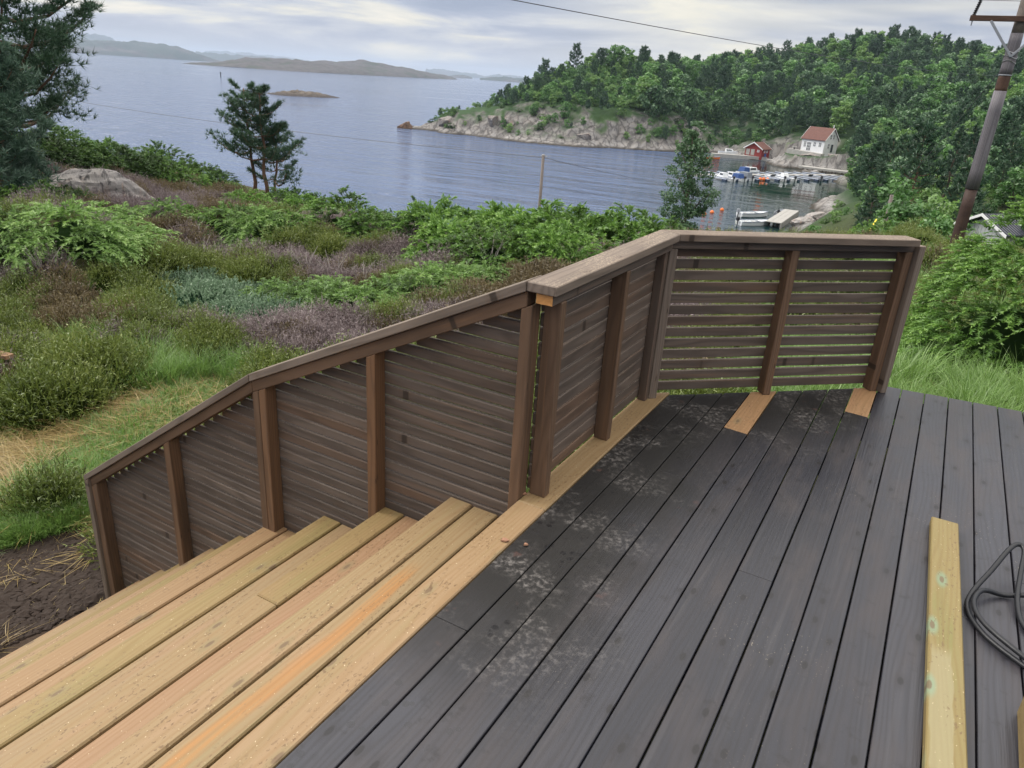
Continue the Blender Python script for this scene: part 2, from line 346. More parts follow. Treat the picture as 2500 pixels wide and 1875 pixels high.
M = {}
M['new'] = new_wood('fresh_treated_pine'); M['streak'] = new_wood('fresh_pine_with_heartwood_streak', streak=0.85)
M['new_pink'] = new_wood('rosy_treated_pine', tone=(1.0, 0.93, 0.93), green=0.1)
M['new_green'] = new_wood('greenish_treated_pine', tone=(0.88, 0.92, 0.76), green=0.4)
M['patch'] = new_wood('reddish_fresh_pine', orange=0.55, green=0.0)
M['loose'] = new_wood('olive_treated_plank_wood', tone=(0.80, 0.90, 0.72), green=0.6, pale_patch=True)
M['endgrain'] = plain('bare_orange_end_grain', (0.52, 0.25, 0.08), 0.7, 0.15, 60)
M['stain'] = stained_wood('dark_brown_stained_slats', (0.094, 0.073, 0.060), (0.142, 0.111, 0.091), (0.132, 0.083, 0.056), 0.5)
M['post'] = stained_wood('brown_stained_posts', (0.145, 0.088, 0.055), (0.122, 0.077, 0.050), (0.162, 0.087, 0.046), 0.2)
M['cap'] = stained_wood('grey_brown_stained_cap', (0.169, 0.132, 0.106), (0.189, 0.151, 0.122), (0.155, 0.117, 0.089), 0.8)
M['deck'] = deck_wood()
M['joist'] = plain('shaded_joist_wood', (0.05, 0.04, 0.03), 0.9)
M['rubber'] = plain('black_rubber', (0.012, 0.013, 0.016), 0.42, 0.1, 40)
M['leaf_chip'] = plain('dry_reddish_chip', (0.30, 0.16, 0.10), 0.8)
M['pole'] = stained_wood('weathered_pole_wood', (0.17, 0.145, 0.13), (0.20, 0.17, 0.15), (0.15, 0.11, 0.09), 0.0)
M['tarred'] = stained_wood('creosoted_pole_foot', (0.075, 0.045, 0.035), (0.06, 0.038, 0.032), (0.09, 0.05, 0.035), 0.0)
def mesh_sleeve():
    m, t = mat('grey_mesh_sleeve'); P = t('ShaderNodeTexCoord').outputs['Object']
    v = t('ShaderNodeTexVoronoi', {'Vector': P, 'Scale': 55.0, 'Randomness': 0.2}, feature='DISTANCE_TO_EDGE')
    c = t.mix(t.smooth(v.outputs['Distance'], 0.05, 0.22), (0.17, 0.16, 0.175), (0.07, 0.06, 0.068)); finish(t, c, 0.55, v.outputs['Distance'], 0.4, 0.01, 0.4); return m
M['sleeve'] = mesh_sleeve()
M['steel'] = plain('galvanised_steel', (0.30, 0.31, 0.33), 0.45, 0.15, 12, 0.5, 0.6)
M['wire'] = plain('dark_cable', (0.05, 0.055, 0.065), 0.5)
M['yellow'] = plain('yellow_plastic', (0.75, 0.60, 0.03), 0.5)
M['white'] = plain('white_painted_boards', (0.80, 0.81, 0.82), 0.55, 0.05, 3)
M['trim'] = plain('white_painted_trim', (0.78, 0.79, 0.80), 0.5, 0.04, 6)
M['glass'] = plain('dark_window_glass', (0.03, 0.04, 0.05), 0.08, 0.1, 4, 0.6)
M['tile'] = plain('red_brown_roof_tiles', (0.125, 0.056, 0.044), 0.8, 0.30, 2.2)
M['red'] = plain('falu_red_boards', (0.22, 0.026, 0.022), 0.7, 0.15, 3)
M['slate'] = plain('dark_metal_roof', (0.045, 0.050, 0.065), 0.35, 0.1, 3, 0.5)
M['shedwall'] = plain('pale_grey_boards', (0.42, 0.45, 0.46), 0.6, 0.08, 5)
M['concrete'] = plain('grey_concrete', (0.36, 0.35, 0.33), 0.85, 0.2, 1.5)
M['dockwood'] = plain('silvered_dock_wood', (0.33, 0.32, 0.30), 0.8, 0.22, 1.8)
M['float'] = plain('navy_floats', (0.035, 0.05, 0.09), 0.5, 0.15, 2)
M['boom'] = plain('pale_boom_steel', (0.22, 0.26, 0.34), 0.4, 0.12, 3)
M['hull'] = plain('white_gelcoat', (0.78, 0.80, 0.82), 0.25, 0.05, 1.5, 0.5)
M['hullgrey'] = plain('grey_rubber_tubes', (0.30, 0.32, 0.36), 0.5, 0.1, 2)
M['orange'] = plain('orange_plastic', (0.75, 0.17, 0.03), 0.4, 0.1, 3)
M['blue'] = plain('blue_canvas', (0.018, 0.060, 0.20), 0.7, 0.1, 4)
M['greycanvas'] = plain('grey_canvas', (0.16, 0.18, 0.21), 0.8, 0.1, 4)
M['black'] = plain('black_plastic', (0.02, 0.02, 0.024), 0.35, 0.1, 5)
M['bark'] = plain('grey_brown_bark', (0.11, 0.085, 0.065), 0.9, 0.35, 9)
M['pinebark'] = plain('reddish_pine_bark', (0.155, 0.090, 0.058), 0.9, 0.35, 9)
M['birchbark'] = plain('pale_birch_bark', (0.42, 0.40, 0.37), 0.8, 0.3, 7)
M['deadwood'] = plain('silver_dead_wood', (0.30, 0.27, 0.25), 0.9, 0.2, 8)
M['rock'] = rock_mat('grey_granite', (0.27, 0.255, 0.25), (0.36, 0.335, 0.315), (0.085, 0.08, 0.08), 1.2)
M['farrock'] = rock_mat('shore_granite', (0.21, 0.19, 0.178), (0.275, 0.25, 0.232), (0.08, 0.075, 0.072), 0.35)
M['wetrock'] = rock_mat('brown_wet_rock', (0.17, 0.10, 0.06), (0.23, 0.14, 0.085), (0.03, 0.025, 0.02), 0.5)
M['pine'] = foliage('scots_pine_needles', (0.026, 0.065, 0.037), (0.053, 0.114, 0.058), (0.102, 0.184, 0.087), 0.15)
M['paleneedle'] = foliage('pale_blue_pine_needles', (0.055, 0.105, 0.072), (0.094, 0.165, 0.110), (0.143, 0.226, 0.154), 0.15)
M['spruce'] = foliage('spruce_needles', (0.022, 0.053, 0.033), (0.041, 0.089, 0.049), (0.076, 0.138, 0.069), 0.12)
M['leaf'] = foliage('broadleaf_leaves', (0.049, 0.120, 0.034), (0.094, 0.221, 0.056), (0.179, 0.356, 0.090), 0.35)
M['leaflight'] = foliage('light_birch_leaves', (0.086, 0.172, 0.043), (0.151, 0.281, 0.069), (0.230, 0.389, 0.101), 0.4)
M['leafdark'] = foliage('alder_leaves', (0.043, 0.098, 0.043), (0.082, 0.172, 0.070), (0.146, 0.264, 0.108), 0.3)
M['juniper'] = foliage('juniper_sprays', (0.008, 0.016, 0.006), (0.110, 0.240, 0.038), (0.290, 0.475, 0.095), 0.3)
M['juniperdark'] = foliage('dark_juniper_sprays', (0.008, 0.016, 0.006), (0.060, 0.135, 0.028), (0.155, 0.270, 0.060), 0.25)
M['juniperlight'] = foliage('light_juniper_sprays', (0.012, 0.026, 0.008), (0.155, 0.290, 0.066), (0.340, 0.500, 0.150), 0.35)
M['bilberry'] = foliage('blue_green_bilberry_leaves', (0.012, 0.032, 0.016), (0.110, 0.190, 0.105), (0.260, 0.370, 0.235), 0.3)
M['heathgreen'] = foliage('green_heather', (0.016, 0.024, 0.006), (0.115, 0.165, 0.028), (0.225, 0.265, 0.062), 0.25)
M['heathbrown'] = foliage('brown_heather', (0.020, 0.016, 0.008), (0.125, 0.092, 0.046), (0.225, 0.180, 0.085), 0.2)
M['heathgrey'] = foliage('withered_grey_heather', (0.024, 0.018, 0.018), (0.190, 0.145, 0.145), (0.350, 0.290, 0.285), 0.15)
M['grass'] = foliage('green_grass', (0.058, 0.127, 0.021), (0.127, 0.249, 0.041), (0.249, 0.381, 0.104), 0.35)
M['soil'] = plain('dark_crumbly_soil', (0.030, 0.020, 0.015), 0.95, 0.35, 20)
M['straw'] = foliage('mown_straw', (0.170, 0.110, 0.040), (0.320, 0.225, 0.085), (0.400, 0.330, 0.120), 0.2)
# ------------------------------------------------------------------ terrain: thin-plate surface through surveyed points
TP = np.array([-3.2518,4.2963,-1.95,-3.4047,4.0252,-1.95,-3.1128,4.8571,-1.92,-4.3468,6.4531,-2,-4.6853,5.9256,-2,-3.8704,7.2063,-1.95,-5.748,7.5003,-2.05,-5.9279,8.6369,-2.1,-4.9413,9.0415,-2.05,-3.6976,9.0128,-1.95,-7.34,9.8667,-2.1,-6.6029,11.591,-2.2,-5.2134,11.932,-2.2,-3.3398,10.912,-2,-2.4627,11.907,-2,-8.8483,12.123,-2.1,-7.6101,14.376,-2.3,-4.9445,14.748,-2.3,-1.9886,14,-2.1,-8.7577,12.178,-1.47,-8.38,14.214,-1.8548,-6.6998,15.624,-2.025,-4.1677,15.448,-2.0145,-2.1849,15.345,-2.0542,-0.64898,13.985,-1.8208,-11.579,16.307,-1.7737,-10.816,19.158,-2.2925,-10.304,20.563,-2.4891,-8.0866,20.46,-2.7062,-5.1958,19.313,-2.4835,-3.2625,18.718,-2.4746,-1.341,16.947,-2.197,0.26391,15.998,-2.0859,-17.125,24.632,-1.6777,-17.151,27.016,-2.1252,-21.155,36.283,-2.7847,-19.157,37.376,-3.69,-17.322,40.447,-4.8669,-15.034,42.414,-5.4869,-9.8402,36.704,-5.1559,-6.4505,31.343,-4.782,-3.9562,27.719,-4.2772,-1.9808,24.921,-3.7368,0.34951,21.997,-3.278,2.093,18.884,-2.5645,10.598,18.13,-1.5248,9.6824,15.174,-1.2015,16.119,29.936,-3.2679,21.403,45.187,-5.2389,28.174,64.08,-7.2586,34.76,85.181,-9.8334,23.895,38.132,-4.0144,33.054,50.074,-5.0417,45.487,77.659,-7.2044,59.611,92.448,-6.3278,48.639,98.662,-9.0136,68.492,133.45,-7.887,61.199,136.95,-11.12,90.809,143.71,-5.0384,97.964,174.36,-4.2919,2.5012,4.5589,-0.35,4.0032,5.2177,-0.4,2.2498,6.1797,-0.8,3.848,7.0138,-0.9,4.399,3.86,-0.3,0.17057,4.4689,-1.3,0.040257,3.3998,-1.2,1.0899,5.1051,-1,-1.3796,3.7225,-1.7,-3.2292,4.5091,-1.95,-2.9832,3.9179,-1.95,-4.1431,2.8434,-1.95,1.8387,1.2724,-0.9,0.52365,1.9939,-1,3.1112,-0.56629,-0.6,-1.7108,2.0792,-1.6,0.73686,7.58,-1.6,6.4782,5.5707,-0.6,0.1443,0.26302,-1,-34.25,49.264,-6,-68.5,98.528,-14,-29.733,52.115,-8,-54.511,95.543,-20,-23.607,55.161,-12,-33.443,78.144,-20,-18.709,52.782,-11,-26.727,75.404,-20,-12.946,48.295,-11,-19.419,72.443,-20,-5.6583,39.598,-9,-9.902,69.296,-20,0.49054,31.996,-6,0.76646,49.994,-12,1.1497,74.991,-20,4.0286,23.659,-3,6.7144,39.432,-9,12.589,73.936,-20,6.7237,23.039,-3,12.607,43.198,-9,25.214,86.396,-18,10.716,28.021,-3.5,21.431,56.042,-10,31.535,89.613,-16.2,-42.727,267.75,-16.4,-39.736,249.01,-19,-37.989,262.66,-16.4,-35.33,244.27,-19,-30.242,263.51,-16.4,-28.125,245.06,-19,-20.118,255.19,-16.4,-18.71,237.33,-19,-6.0464,243.63,-16.4,-5.6231,226.58,-19,5.5419,238.9,-16.4,5.154,222.18,-19,15.431,236.66,-16.4,14.351,220.09,-19,27.232,241.03,-16.4,25.326,224.16,-19,37.27,240.57,-16.4,34.661,223.73,-19,48.309,245.7,-16.4,44.927,228.5,-19,58.016,249.71,-16.4,53.955,232.23,-19,60.684,236.14,-16.4,56.436,219.61,-19,68.996,230.53,-16.4,64.166,214.39,-19,70.922,210.58,-16.4,65.958,195.84,-19,74.297,198.65,-16.4,69.096,184.75,-19,73.514,182.43,-16.4,68.368,169.66,-19,59.939,150.35,-16.4,48.432,124.53,-16.4,-29.28,268.04,-12.392,-12.981,258.61,-10.349,0.81467,250.65,-10.525,8.0472,250.27,-8.371,22.74,251.43,-6.6467,40.932,254.09,-6.7143,54.396,259.69,-8.9824,62.13,259.61,-14.034,-25.388,260.77,-12.107,-10.782,274.79,-6.796,1.8159,284.99,-1.6154,18.798,299.41,4.1183,35.071,308.01,6.8158,56.241,325.17,3.9717,75.73,336.59,4.2531,97.361,346.58,7.9589,120.02,355.28,9.386,139.72,364.11,18.681,156.69,357.14,21.06,170.89,339.41,17.389,175.18,314.5,13.974,175.92,290.95,12.377,23.938,268.94,-3.6934,44.77,281.46,-3.4593,66.103,287.5,-4.6394,80.618,278.57,-5.6944,97.843,283.6,-1.701,116.69,287.2,1.7223,121.94,263.12,2.6628,120.87,230.2,-0.33549,111.17,189.84,-1.3546,71.956,244.64,-10.883,76.677,223.2,-11.861,84.458,216.08,-11.138,87.275,207.38,-10.813,-29.113,298.58,-20,-12.939,329.75,-18,2.2937,359.99,-12,25.064,399.21,-5,50.909,447.11,-5,81.805,472.98,0,141.01,500.52,5,186.29,485.48,8,233.03,464.86,8,248.61,410.6,8,-16.467,419.68,-22,3.0583,479.99,-22,51.283,597.8,-22,-85.743,97.715,-20,-131.91,150.33,-20,-197.87,225.5,-20,-296.8,338.24,-20,-461.69,526.16,-20,-73.95,106.92,-20,-113.77,164.49,-20,-170.65,246.73,-20,-255.98,370.1,-20,-398.19,575.71,-20,-64.268,113,-20,-98.874,173.85,-20,-148.31,260.78,-20,-222.47,391.16,-20,-346.06,608.48,-20,-53.009,118.7,-20,-81.552,182.62,-20,-122.33,273.93,-20,-183.49,410.89,-20,-285.43,639.16,-20,-40.201,123.63,-20,-61.848,190.2,-20,-92.772,285.3,-20,-139.16,427.94,-20,-216.47,665.69,-20,-26.05,127.36,-20,-40.077,195.94,-20,-60.115,293.92,-20,-90.173,440.87,-20,-140.27,685.8,-20,-28.613,198.24,-20,-15.319,182.86,-20,6.5999,176.17,-20,28.462,179.82,-20,44.823,180,-20,58.05,170.27,-20,43.269,137.13,-20,-10.134,123.57,-20,13.677,134.84,-20,28.33,125.59,-20,-48.154,296.11,-20,-72.231,444.17,-20]).reshape(-1, 3)
def _phi(a, b):
    r2 = ((a[:, None, :] - b[None, :, :]) ** 2).sum(-1); return .5 * r2 * np.log(r2 + 1e-12)
def _fit():
    d = np.hypot(TP[:, 0], TP[:, 1]); q = np.stack([np.arctan2(TP[:, 0], TP[:, 1]), np.log(d)], 1); n = len(q)
    A = _phi(q, q) + 1e-4 * np.eye(n); P = np.hstack([np.ones((n, 1)), q])
    return q, np.linalg.solve(np.block([[A, P], [P.T, np.zeros((3, 3))]]), np.concatenate([(TP[:, 2] - CAM_H) / d, np.zeros(3)]))
TQ, TK = _fit()
def gz0(x, y):
    x = np.atleast_1d(np.asarray(x, float)); y = np.atleast_1d(np.asarray(y, float)); d = np.maximum(np.hypot(x, y), 1.5)
    q = np.stack([np.clip(np.arctan2(x, y), -1.0, 0.95), np.log(d)], 1); o = np.empty(len(q))
    for i in range(0, len(q), 20000):
        s = slice(i, i + 20000); o[s] = _phi(q[s], TQ) @ TK[:-3] + np.hstack([np.ones((len(q[s]), 1)), q[s]]) @ TK[-3:]
    return np.clip(CAM_H + o * d, -18.2, 40)
def gz(x, y):
    z = gz0(x, y); x = np.atleast_1d(x); y = np.atleast_1d(y); d = np.hypot(x, y)
    near = np.clip((60 - d) / 40, 0, 1) * np.clip((d - 6) / 4, 0, 1)
    az = np.arctan2(x, y); sst = lambda v, a, b: (lambda s: s * s * (3 - 2 * s))(np.clip((v - a) / (b - a), 0, 1))
    dip = sst(az, .485, .525) * (1 - sst(az, .72, .80)) * sst(d, 15, 19) * (1 - sst(d, 60, 75)); z = z * (1 - dip) + np.minimum(z, 1.58 - .168 * d) * dip        # hollow where the shed stands
    z = z + near * 0.28 * (fbm(x * 0.9, y * 0.9, 3, 3) - 0.5)
    def cap(z, x0, y0, x1, y1, r, top):
        L2 = (x1 - x0) ** 2 + (y1 - y0) ** 2 + 1e-9; s = np.clip(((x - x0) * (x1 - x0) + (y - y0) * (y1 - y0)) / L2, 0, 1); e = np.hypot(x - x0 - s * (x1 - x0), y - y0 - s * (y1 - y0))
        return np.where(e < r + 3, np.minimum(z, top + np.maximum(e - r, 0) * .9), z)
    far = np.clip((d - 120) / 60, 0, 1)
    z = z + far * 2.2 * (fbm(x * 0.16, y * 0.16, 5, 9) - 0.5)
    z = cap(z, 78, 221, 86, 216, 4.5, -13.2); z = cap(z, 78, 223, 84, 220, 3.6, -12.25)
    z = cap(z, 73, 211, 85.5, 201.5, 2.2, SEA - .6); z = cap(z, 70.5, 230.5, 82.5, 226, 1.2, SEA - .3); z = cap(z, 55, 235, 72.5, 233.5, 1.8, SEA + .2); z = cap(z, 37, 112, 44, 125, 1.6, SEA - .8); z = cap(z, 34, 175, 80, 198, 4.0, SEA - 1)
    return z
def g1(x, y): return float(gz(np.array([x]), np.array([y]))[0])

def in_poly(x, y, poly):
    c = np.zeros(len(x), bool); n = len(poly)
    for i in range(n):
        (x1, y1), (x2, y2) = poly[i], poly[(i + 1) % n]
        k = ((y1 > y) != (y2 > y)) & (x < (x2 - x1) * (y - y1) / (y2 - y1 + 1e-12) + x1); c ^= k
    return c
MOWN = [(-5.52, 6.18), (-5.13, 6.59), (-4.44, 7.04), (-3.94, 7.46), (-3.60, 7.75), (-2.70, 7.77), (-2.74, 6.11), (-2.92, 5.20), (-3.08, 4.91), (-3.26, 5.16), (-3.68, 5.11), (-4.02, 4.93), (-4.52, 4.62)]
DIRT = [(-4.48, 4.57), (-4.00, 4.90), (-3.66, 5.08), (-3.25, 5.13), (-2.57, 4.12), (-2.84, 3.60), (-3.18, 3.27)]
LAWN = [(72.5, 236), (70.8, 230.5), (75.5, 225.5), (79.5, 230.5), (77.5, 236)]

def build_ground():
    a = np.concatenate([np.linspace(-1.45, -.21, 190), np.linspace(-.205, .43, 340), np.linspace(.435, 1.25, 150)])
    d = np.concatenate([np.exp(np.linspace(math.log(2.2), math.log(205), 290)), np.linspace(205.8, 290, 150), np.exp(np.linspace(math.log(292), math.log(640), 60))]); na, nd = len(a), len(d)
    A, Dm = np.meshgrid(a, d, indexing='ij'); X = (Dm * np.sin(A)).ravel(); Y = (Dm * np.cos(A)).ravel(); Z = gz(X, Y)
    Zg = Z.reshape(na, nd)
    # slope from the underlying surface
    dzd = np.gradient(Zg, axis=1) / np.gradient(Dm, axis=1); dza = np.gradient(Zg, axis=0) / np.gradient(A, axis=0) / Dm
    slope = np.hypot(dzd, dza).ravel(); Dr = Dm.ravel()
    steep = np.clip((slope - 0.42) / 0.3, 0, 1) * np.clip((Dr - 150) / 50, 0, 1)
    shoreband = np.clip((SEA + 3.2 - Z) / 1.5, 0, 1) * np.clip((Dr - 90) / 30, 0, 1)
    rockw = np.clip(np.maximum(steep, shoreband), 0, 1) * np.clip((0.42 - np.arctan2(X, Y)) / 0.04, 0, 1)
    # ledges and vertical clefts on the rock faces
    cl = np.abs(fbm(X * 0.30, Y * 0.30, 4, 31) - 0.5) * 2; cl2 = fbm(X * 0.9, Y * 0.9, 4, 41) - 0.5
    Z = Z + rockw * ((cl - 0.35) * 2.0 + cl2 * 1.2) * np.clip((Z - SEA + 1.0) / 3, 0, 1)
    n1 = fbm(X * 0.7, Y * 0.7, 4, 51)[:, None]; n2 = fbm(X * 4.0, Y * 4.0, 3, 61)[:, None]
    heath = (0.045, 0.038, 0.018) + n1 * np.array([0.02, 0.035, 0.005]) + n2 * 0.012
    forest = np.array([0.022, 0.045, 0.016]) + n1 * np.array([0.012, 0.03, 0.008])
    kf = np.clip((Dr - 40) / 60, 0, 1)[:, None]; col = heath * (1 - kf) + forest * kf
    m = in_poly(X, Y, MOWN)[:, None]; mown = np.array([0.17, 0.13, 0.045]) * (0.5 + n2) + n1 * np.array([0.02, 0.05, 0.0]); col = np.where(m, mown, col)
    m = in_poly(X, Y, DIRT)[:, None]; dirt = np.array([0.022, 0.016, 0.012]) * (0.4 + 1.4 * n2) + (n1 > .58) * np.array([.022, .013, .008]); col = np.where(m, dirt, col)
    m = in_poly(X, Y, LAWN)[:, None]; col = np.where(m, np.array([0.075, 0.135, 0.030]) * (0.8 + .4 * n2), col)
    rk = np.array([0.212, 0.208, 0.206]) * (0.55 + 0.75 * fbm(X * 0.5, Y * 0.5, 4, 71)[:, None]) + np.array([0.02, 0.005, -0.01]) * n1
    pale = np.clip(1 - np.abs(Z - (SEA + 1.1)) / 0.9, 0, 1)[:, None]; rk = rk * (1 + 0.30 * pale)
    wet = np.clip((SEA + 0.55 - Z) / 0.25, 0, 1)[:, None]; rk = rk * (1 - wet) + np.array([0.045, 0.038, 0.03]) * wet
    moss = np.clip((fbm(X * 0.22, Y * 0.22, 4, 81)[:, None] - 0.56) * 7, 0, 1) * np.clip((Z - SEA - 2.5) / 2, 0, 1)[:, None]; rk = rk * (1 - moss) + np.array([.04, .075, .025]) * moss
    rw = rockw[:, None]; col = col * (1 - rw) + rk * rw
    V = np.stack([X, Y, Z], 1); i = np.arange(na * nd).reshape(na, nd)
    F = np.stack([i[:-1, :-1], i[:-1, 1:], i[1:, 1:], i[1:, :-1]], -1).reshape(-1, 4)
    m, t = mat('ground_cover'); c = t('ShaderNodeAttribute', attribute_name='col').outputs['Color']
    G = t('ShaderNodeNewGeometry').outputs['Position']
    n = t.noise(G, 9.0, 5.0, 0.65); f = t.noise(t.vmul(G, (1.0, 1.0, 0.28)), 0.9, 6.0, 0.68, 0.6)
    ck = t.math('MULTIPLY', t.smooth(f, 0.53, 0.62), 0.6)
    lum = t('ShaderNodeSeparateColor', {0: c}).outputs[2]; isr = t.smooth(lum, 0.075, 0.11)
    vc = t('ShaderNodeTexVoronoi', {'Vector': t.vadd(t.vmul(G, (0.42, 0.42, 0.16)), t('ShaderNodeCombineXYZ', {0: f, 1: n}).outputs[0]), 'Scale': 1.0}, feature='DISTANCE_TO_EDGE'); ve = t.math('SUBTRACT', 1.0, t.smooth(vc.outputs['Distance'], 0.02, 0.10))
    c2 = t.mix(t.math('MULTIPLY', n, 0.5), c, (0.5, 0.5, 0.5), 'OVERLAY'); c2 = t.mix(t.math('MULTIPLY', t.math('MAXIMUM', ck, t.math('MULTIPLY', ve, 0.8)), isr), c2, (0.06, 0.055, 0.053))
    finish(t, c2, 0.9, t.math('ADD', t.math('MULTIPLY', n, 0.2), f), 0.7, 0.25, 0.2)
    obj('ground', arr_mesh('ground', V, F, m, col=col, smooth=True), kind='structure')
build_ground()

def build_sea():
    n, rings = 160, np.concatenate([[0.5], np.exp(np.linspace(math.log(20), math.log(15500), 60))])
    a = np.linspace(0, 2 * math.pi, n, endpoint=False); V = []
    for r in rings: V += [(r * math.sin(t), r * math.cos(t), SEA) for t in a]
    i = np.arange(len(rings) * n).reshape(len(rings), n); F = np.stack([i[:-1], np.roll(i[:-1], -1, 1), np.roll(i[1:], -1, 1), i[1:]], -1).reshape(-1, 4)
    m, t = mat('sea_water'); G = t('ShaderNodeNewGeometry').outputs['Position']
    xyz = t('ShaderNodeSeparateXYZ', {0: G}).outputs
    r2 = t('ShaderNodeVectorMath', {0: G}, operation='LENGTH').outputs['Value']
    P = t('ShaderNodeVectorRotate', {'Vector': G, 'Angle': R(24)}, rotation_type='Z_AXIS').outputs[0]
    w1 = t.noise(t.vmul(P, (0.34, 1.0, 1.0)), 0.85, 3.0, 0.6, 0.4); w2 = t.noise(t.vmul(P, (0.5, 1.0, 1.0)), 2.6, 2.0, 0.6, 0.3)
    w0 = t.noise(t.vmul(P, (0.35, 1.0, 1.0)), 0.16, 2.0, 0.5)
    h = t.math('ADD', t.math('MULTIPLY', w1, 1.0), t.math('ADD', t.math('MULTIPLY', w2, 0.28), t.math('MULTIPLY', w0, 5.0)))
    # sheltered cove on the right is calmer; long calm slicks further out
    calm = t.smooth(t.math('SUBTRACT', xyz[0], t.math('MULTIPLY', xyz[1], 0.22)), -18.0, 16.0)
    inner = t.math('SUBTRACT', 1.0, t.smooth(r2, 215.0, 300.0))
    slick = t.smooth(t.noise(t.vmul(P, (0.0035, 0.020, 1.0)), 1.0, 3.0, 0.55, 0.6), 0.56, 0.64)
    deep = t.math('MULTIPLY', t.smooth(r2, 128.0, 172.0), 0.17); s = t.math('SUBTRACT', 1.0, t.math('MULTIPLY', t.math('MULTIPLY', calm, inner), t.math('ADD', deep, 0.80))); s = t.math('MULTIPLY', s, t.math('SUBTRACT', 1.0, t.math('MULTIPLY', slick, 0.45)))
    bump = t('ShaderNodeBump', {'Height': h, 'Strength': t.math('MULTIPLY', s, 0.85), 'Distance': 0.75}).outputs[0]
    b = t('ShaderNodeBsdfPrincipled', {'Base Color': t.mix(t.math('MULTIPLY', calm, inner), (0.055, 0.092, 0.185), (0.002, 0.017, 0.014)), 'Roughness': t.math('MULTIPLY_ADD', s, 0.09, 0.015), 'IOR': 1.333, 'Specular IOR Level': 0.5, 'Normal': bump})  # base colours stand in for reflected sky and, in the cove, mirrored woods
    t('ShaderNodeOutputMaterial', {'Surface': b.outputs[0]})
    obj('sea', arr_mesh('sea', V, F, m, smooth=True), kind='structure')
build_sea()

def island_mat(name, veg, rock, amount, sc_):
    m, t = mat(name); G = t('ShaderNodeNewGeometry').outputs['Position']
    n = t.noise(G, 0.012 * sc_, 6.0, 0.65); f = t.noise(t.vmul(G, (1, 1, 2.2)), 0.05 * sc_, 5.0, 0.65)
    c = t.mix(t.smooth(f, 0.42, 0.62), rock, tuple(q * 0.55 for q in rock)); c = t.mix(t.smooth(n, amount, amount + 0.12), c, veg)
    z = t('ShaderNodeSeparateXYZ', {0: G}).outputs[2]; c = t.mix(t.math('SUBTRACT', 1.0, t.smooth(z, SEA + 0.4, SEA + 2.2)), c, (0.06, 0.05, 0.045))
    finish(t, c, 0.9, f, 0.6, 3.0, 0.2); return m
M['isle_far'] = island_mat('wooded_far_island', (0.022, 0.036, 0.024), (0.065, 0.058, 0.055), 0.40, 0.4)
M['isle_mid'] = island_mat('bare_rocky_island', (0.034, 0.042, 0.022), (0.080, 0.070, 0.065), 0.50, 1.2)
M['isle_near'] = island_mat('bare_skerry', (0.12, 0.11, 0.05), (0.150, 0.125, 0.10), 0.60, 6.0)
def island(name, p0, p1, prof, width, m, rough=0.22, seed=0):
    """ridge along p0-p1 at sea level with heights prof [(t, h)], broad and irregular across"""
    p0 = np.array(p0, float); p1 = np.array(p1, float); L = np.hypot(*(p1 - p0)); ax = (p1 - p0) / L; nx = np.array([-ax[1], ax[0]])
    n, k = 150, 30; tt = np.linspace(0, 1, n); H = np.interp(tt, [a for a, b in prof], [b for a, b in prof]); V = []
    for i, t in enumerate(tt):
        for j in range(k):
            s = j / (k - 1); e = math.sin(math.pi * s) ** 0.62
            q = p0 + ax * L * t + nx * (s - 0.5) * width * (0.55 + 0.45 * math.sin(math.pi * min(max(t, .02), .98)) ** .5)
            V.append((q[0], q[1], H[i] * e))
    V = np.array(V); f = 9.0 / L; nz = fbm(V[:, 0] * f * 2, V[:, 1] * f * 2, 5, seed) - 0.5
    V[:, 2] = SEA - 0.6 + V[:, 2] * (1 + rough * 2 * nz) + nz * H.max() * rough * 0.5
    i = np.arange(n * k).reshape(n, k); F = np.stack([i[:-1, :-1], i[:-1, 1:], i[1:, 1:], i[1:, :-1]], -1).reshape(-1, 4)
    return obj(name, arr_mesh(name, V, F, m, smooth=True), kind='structure')
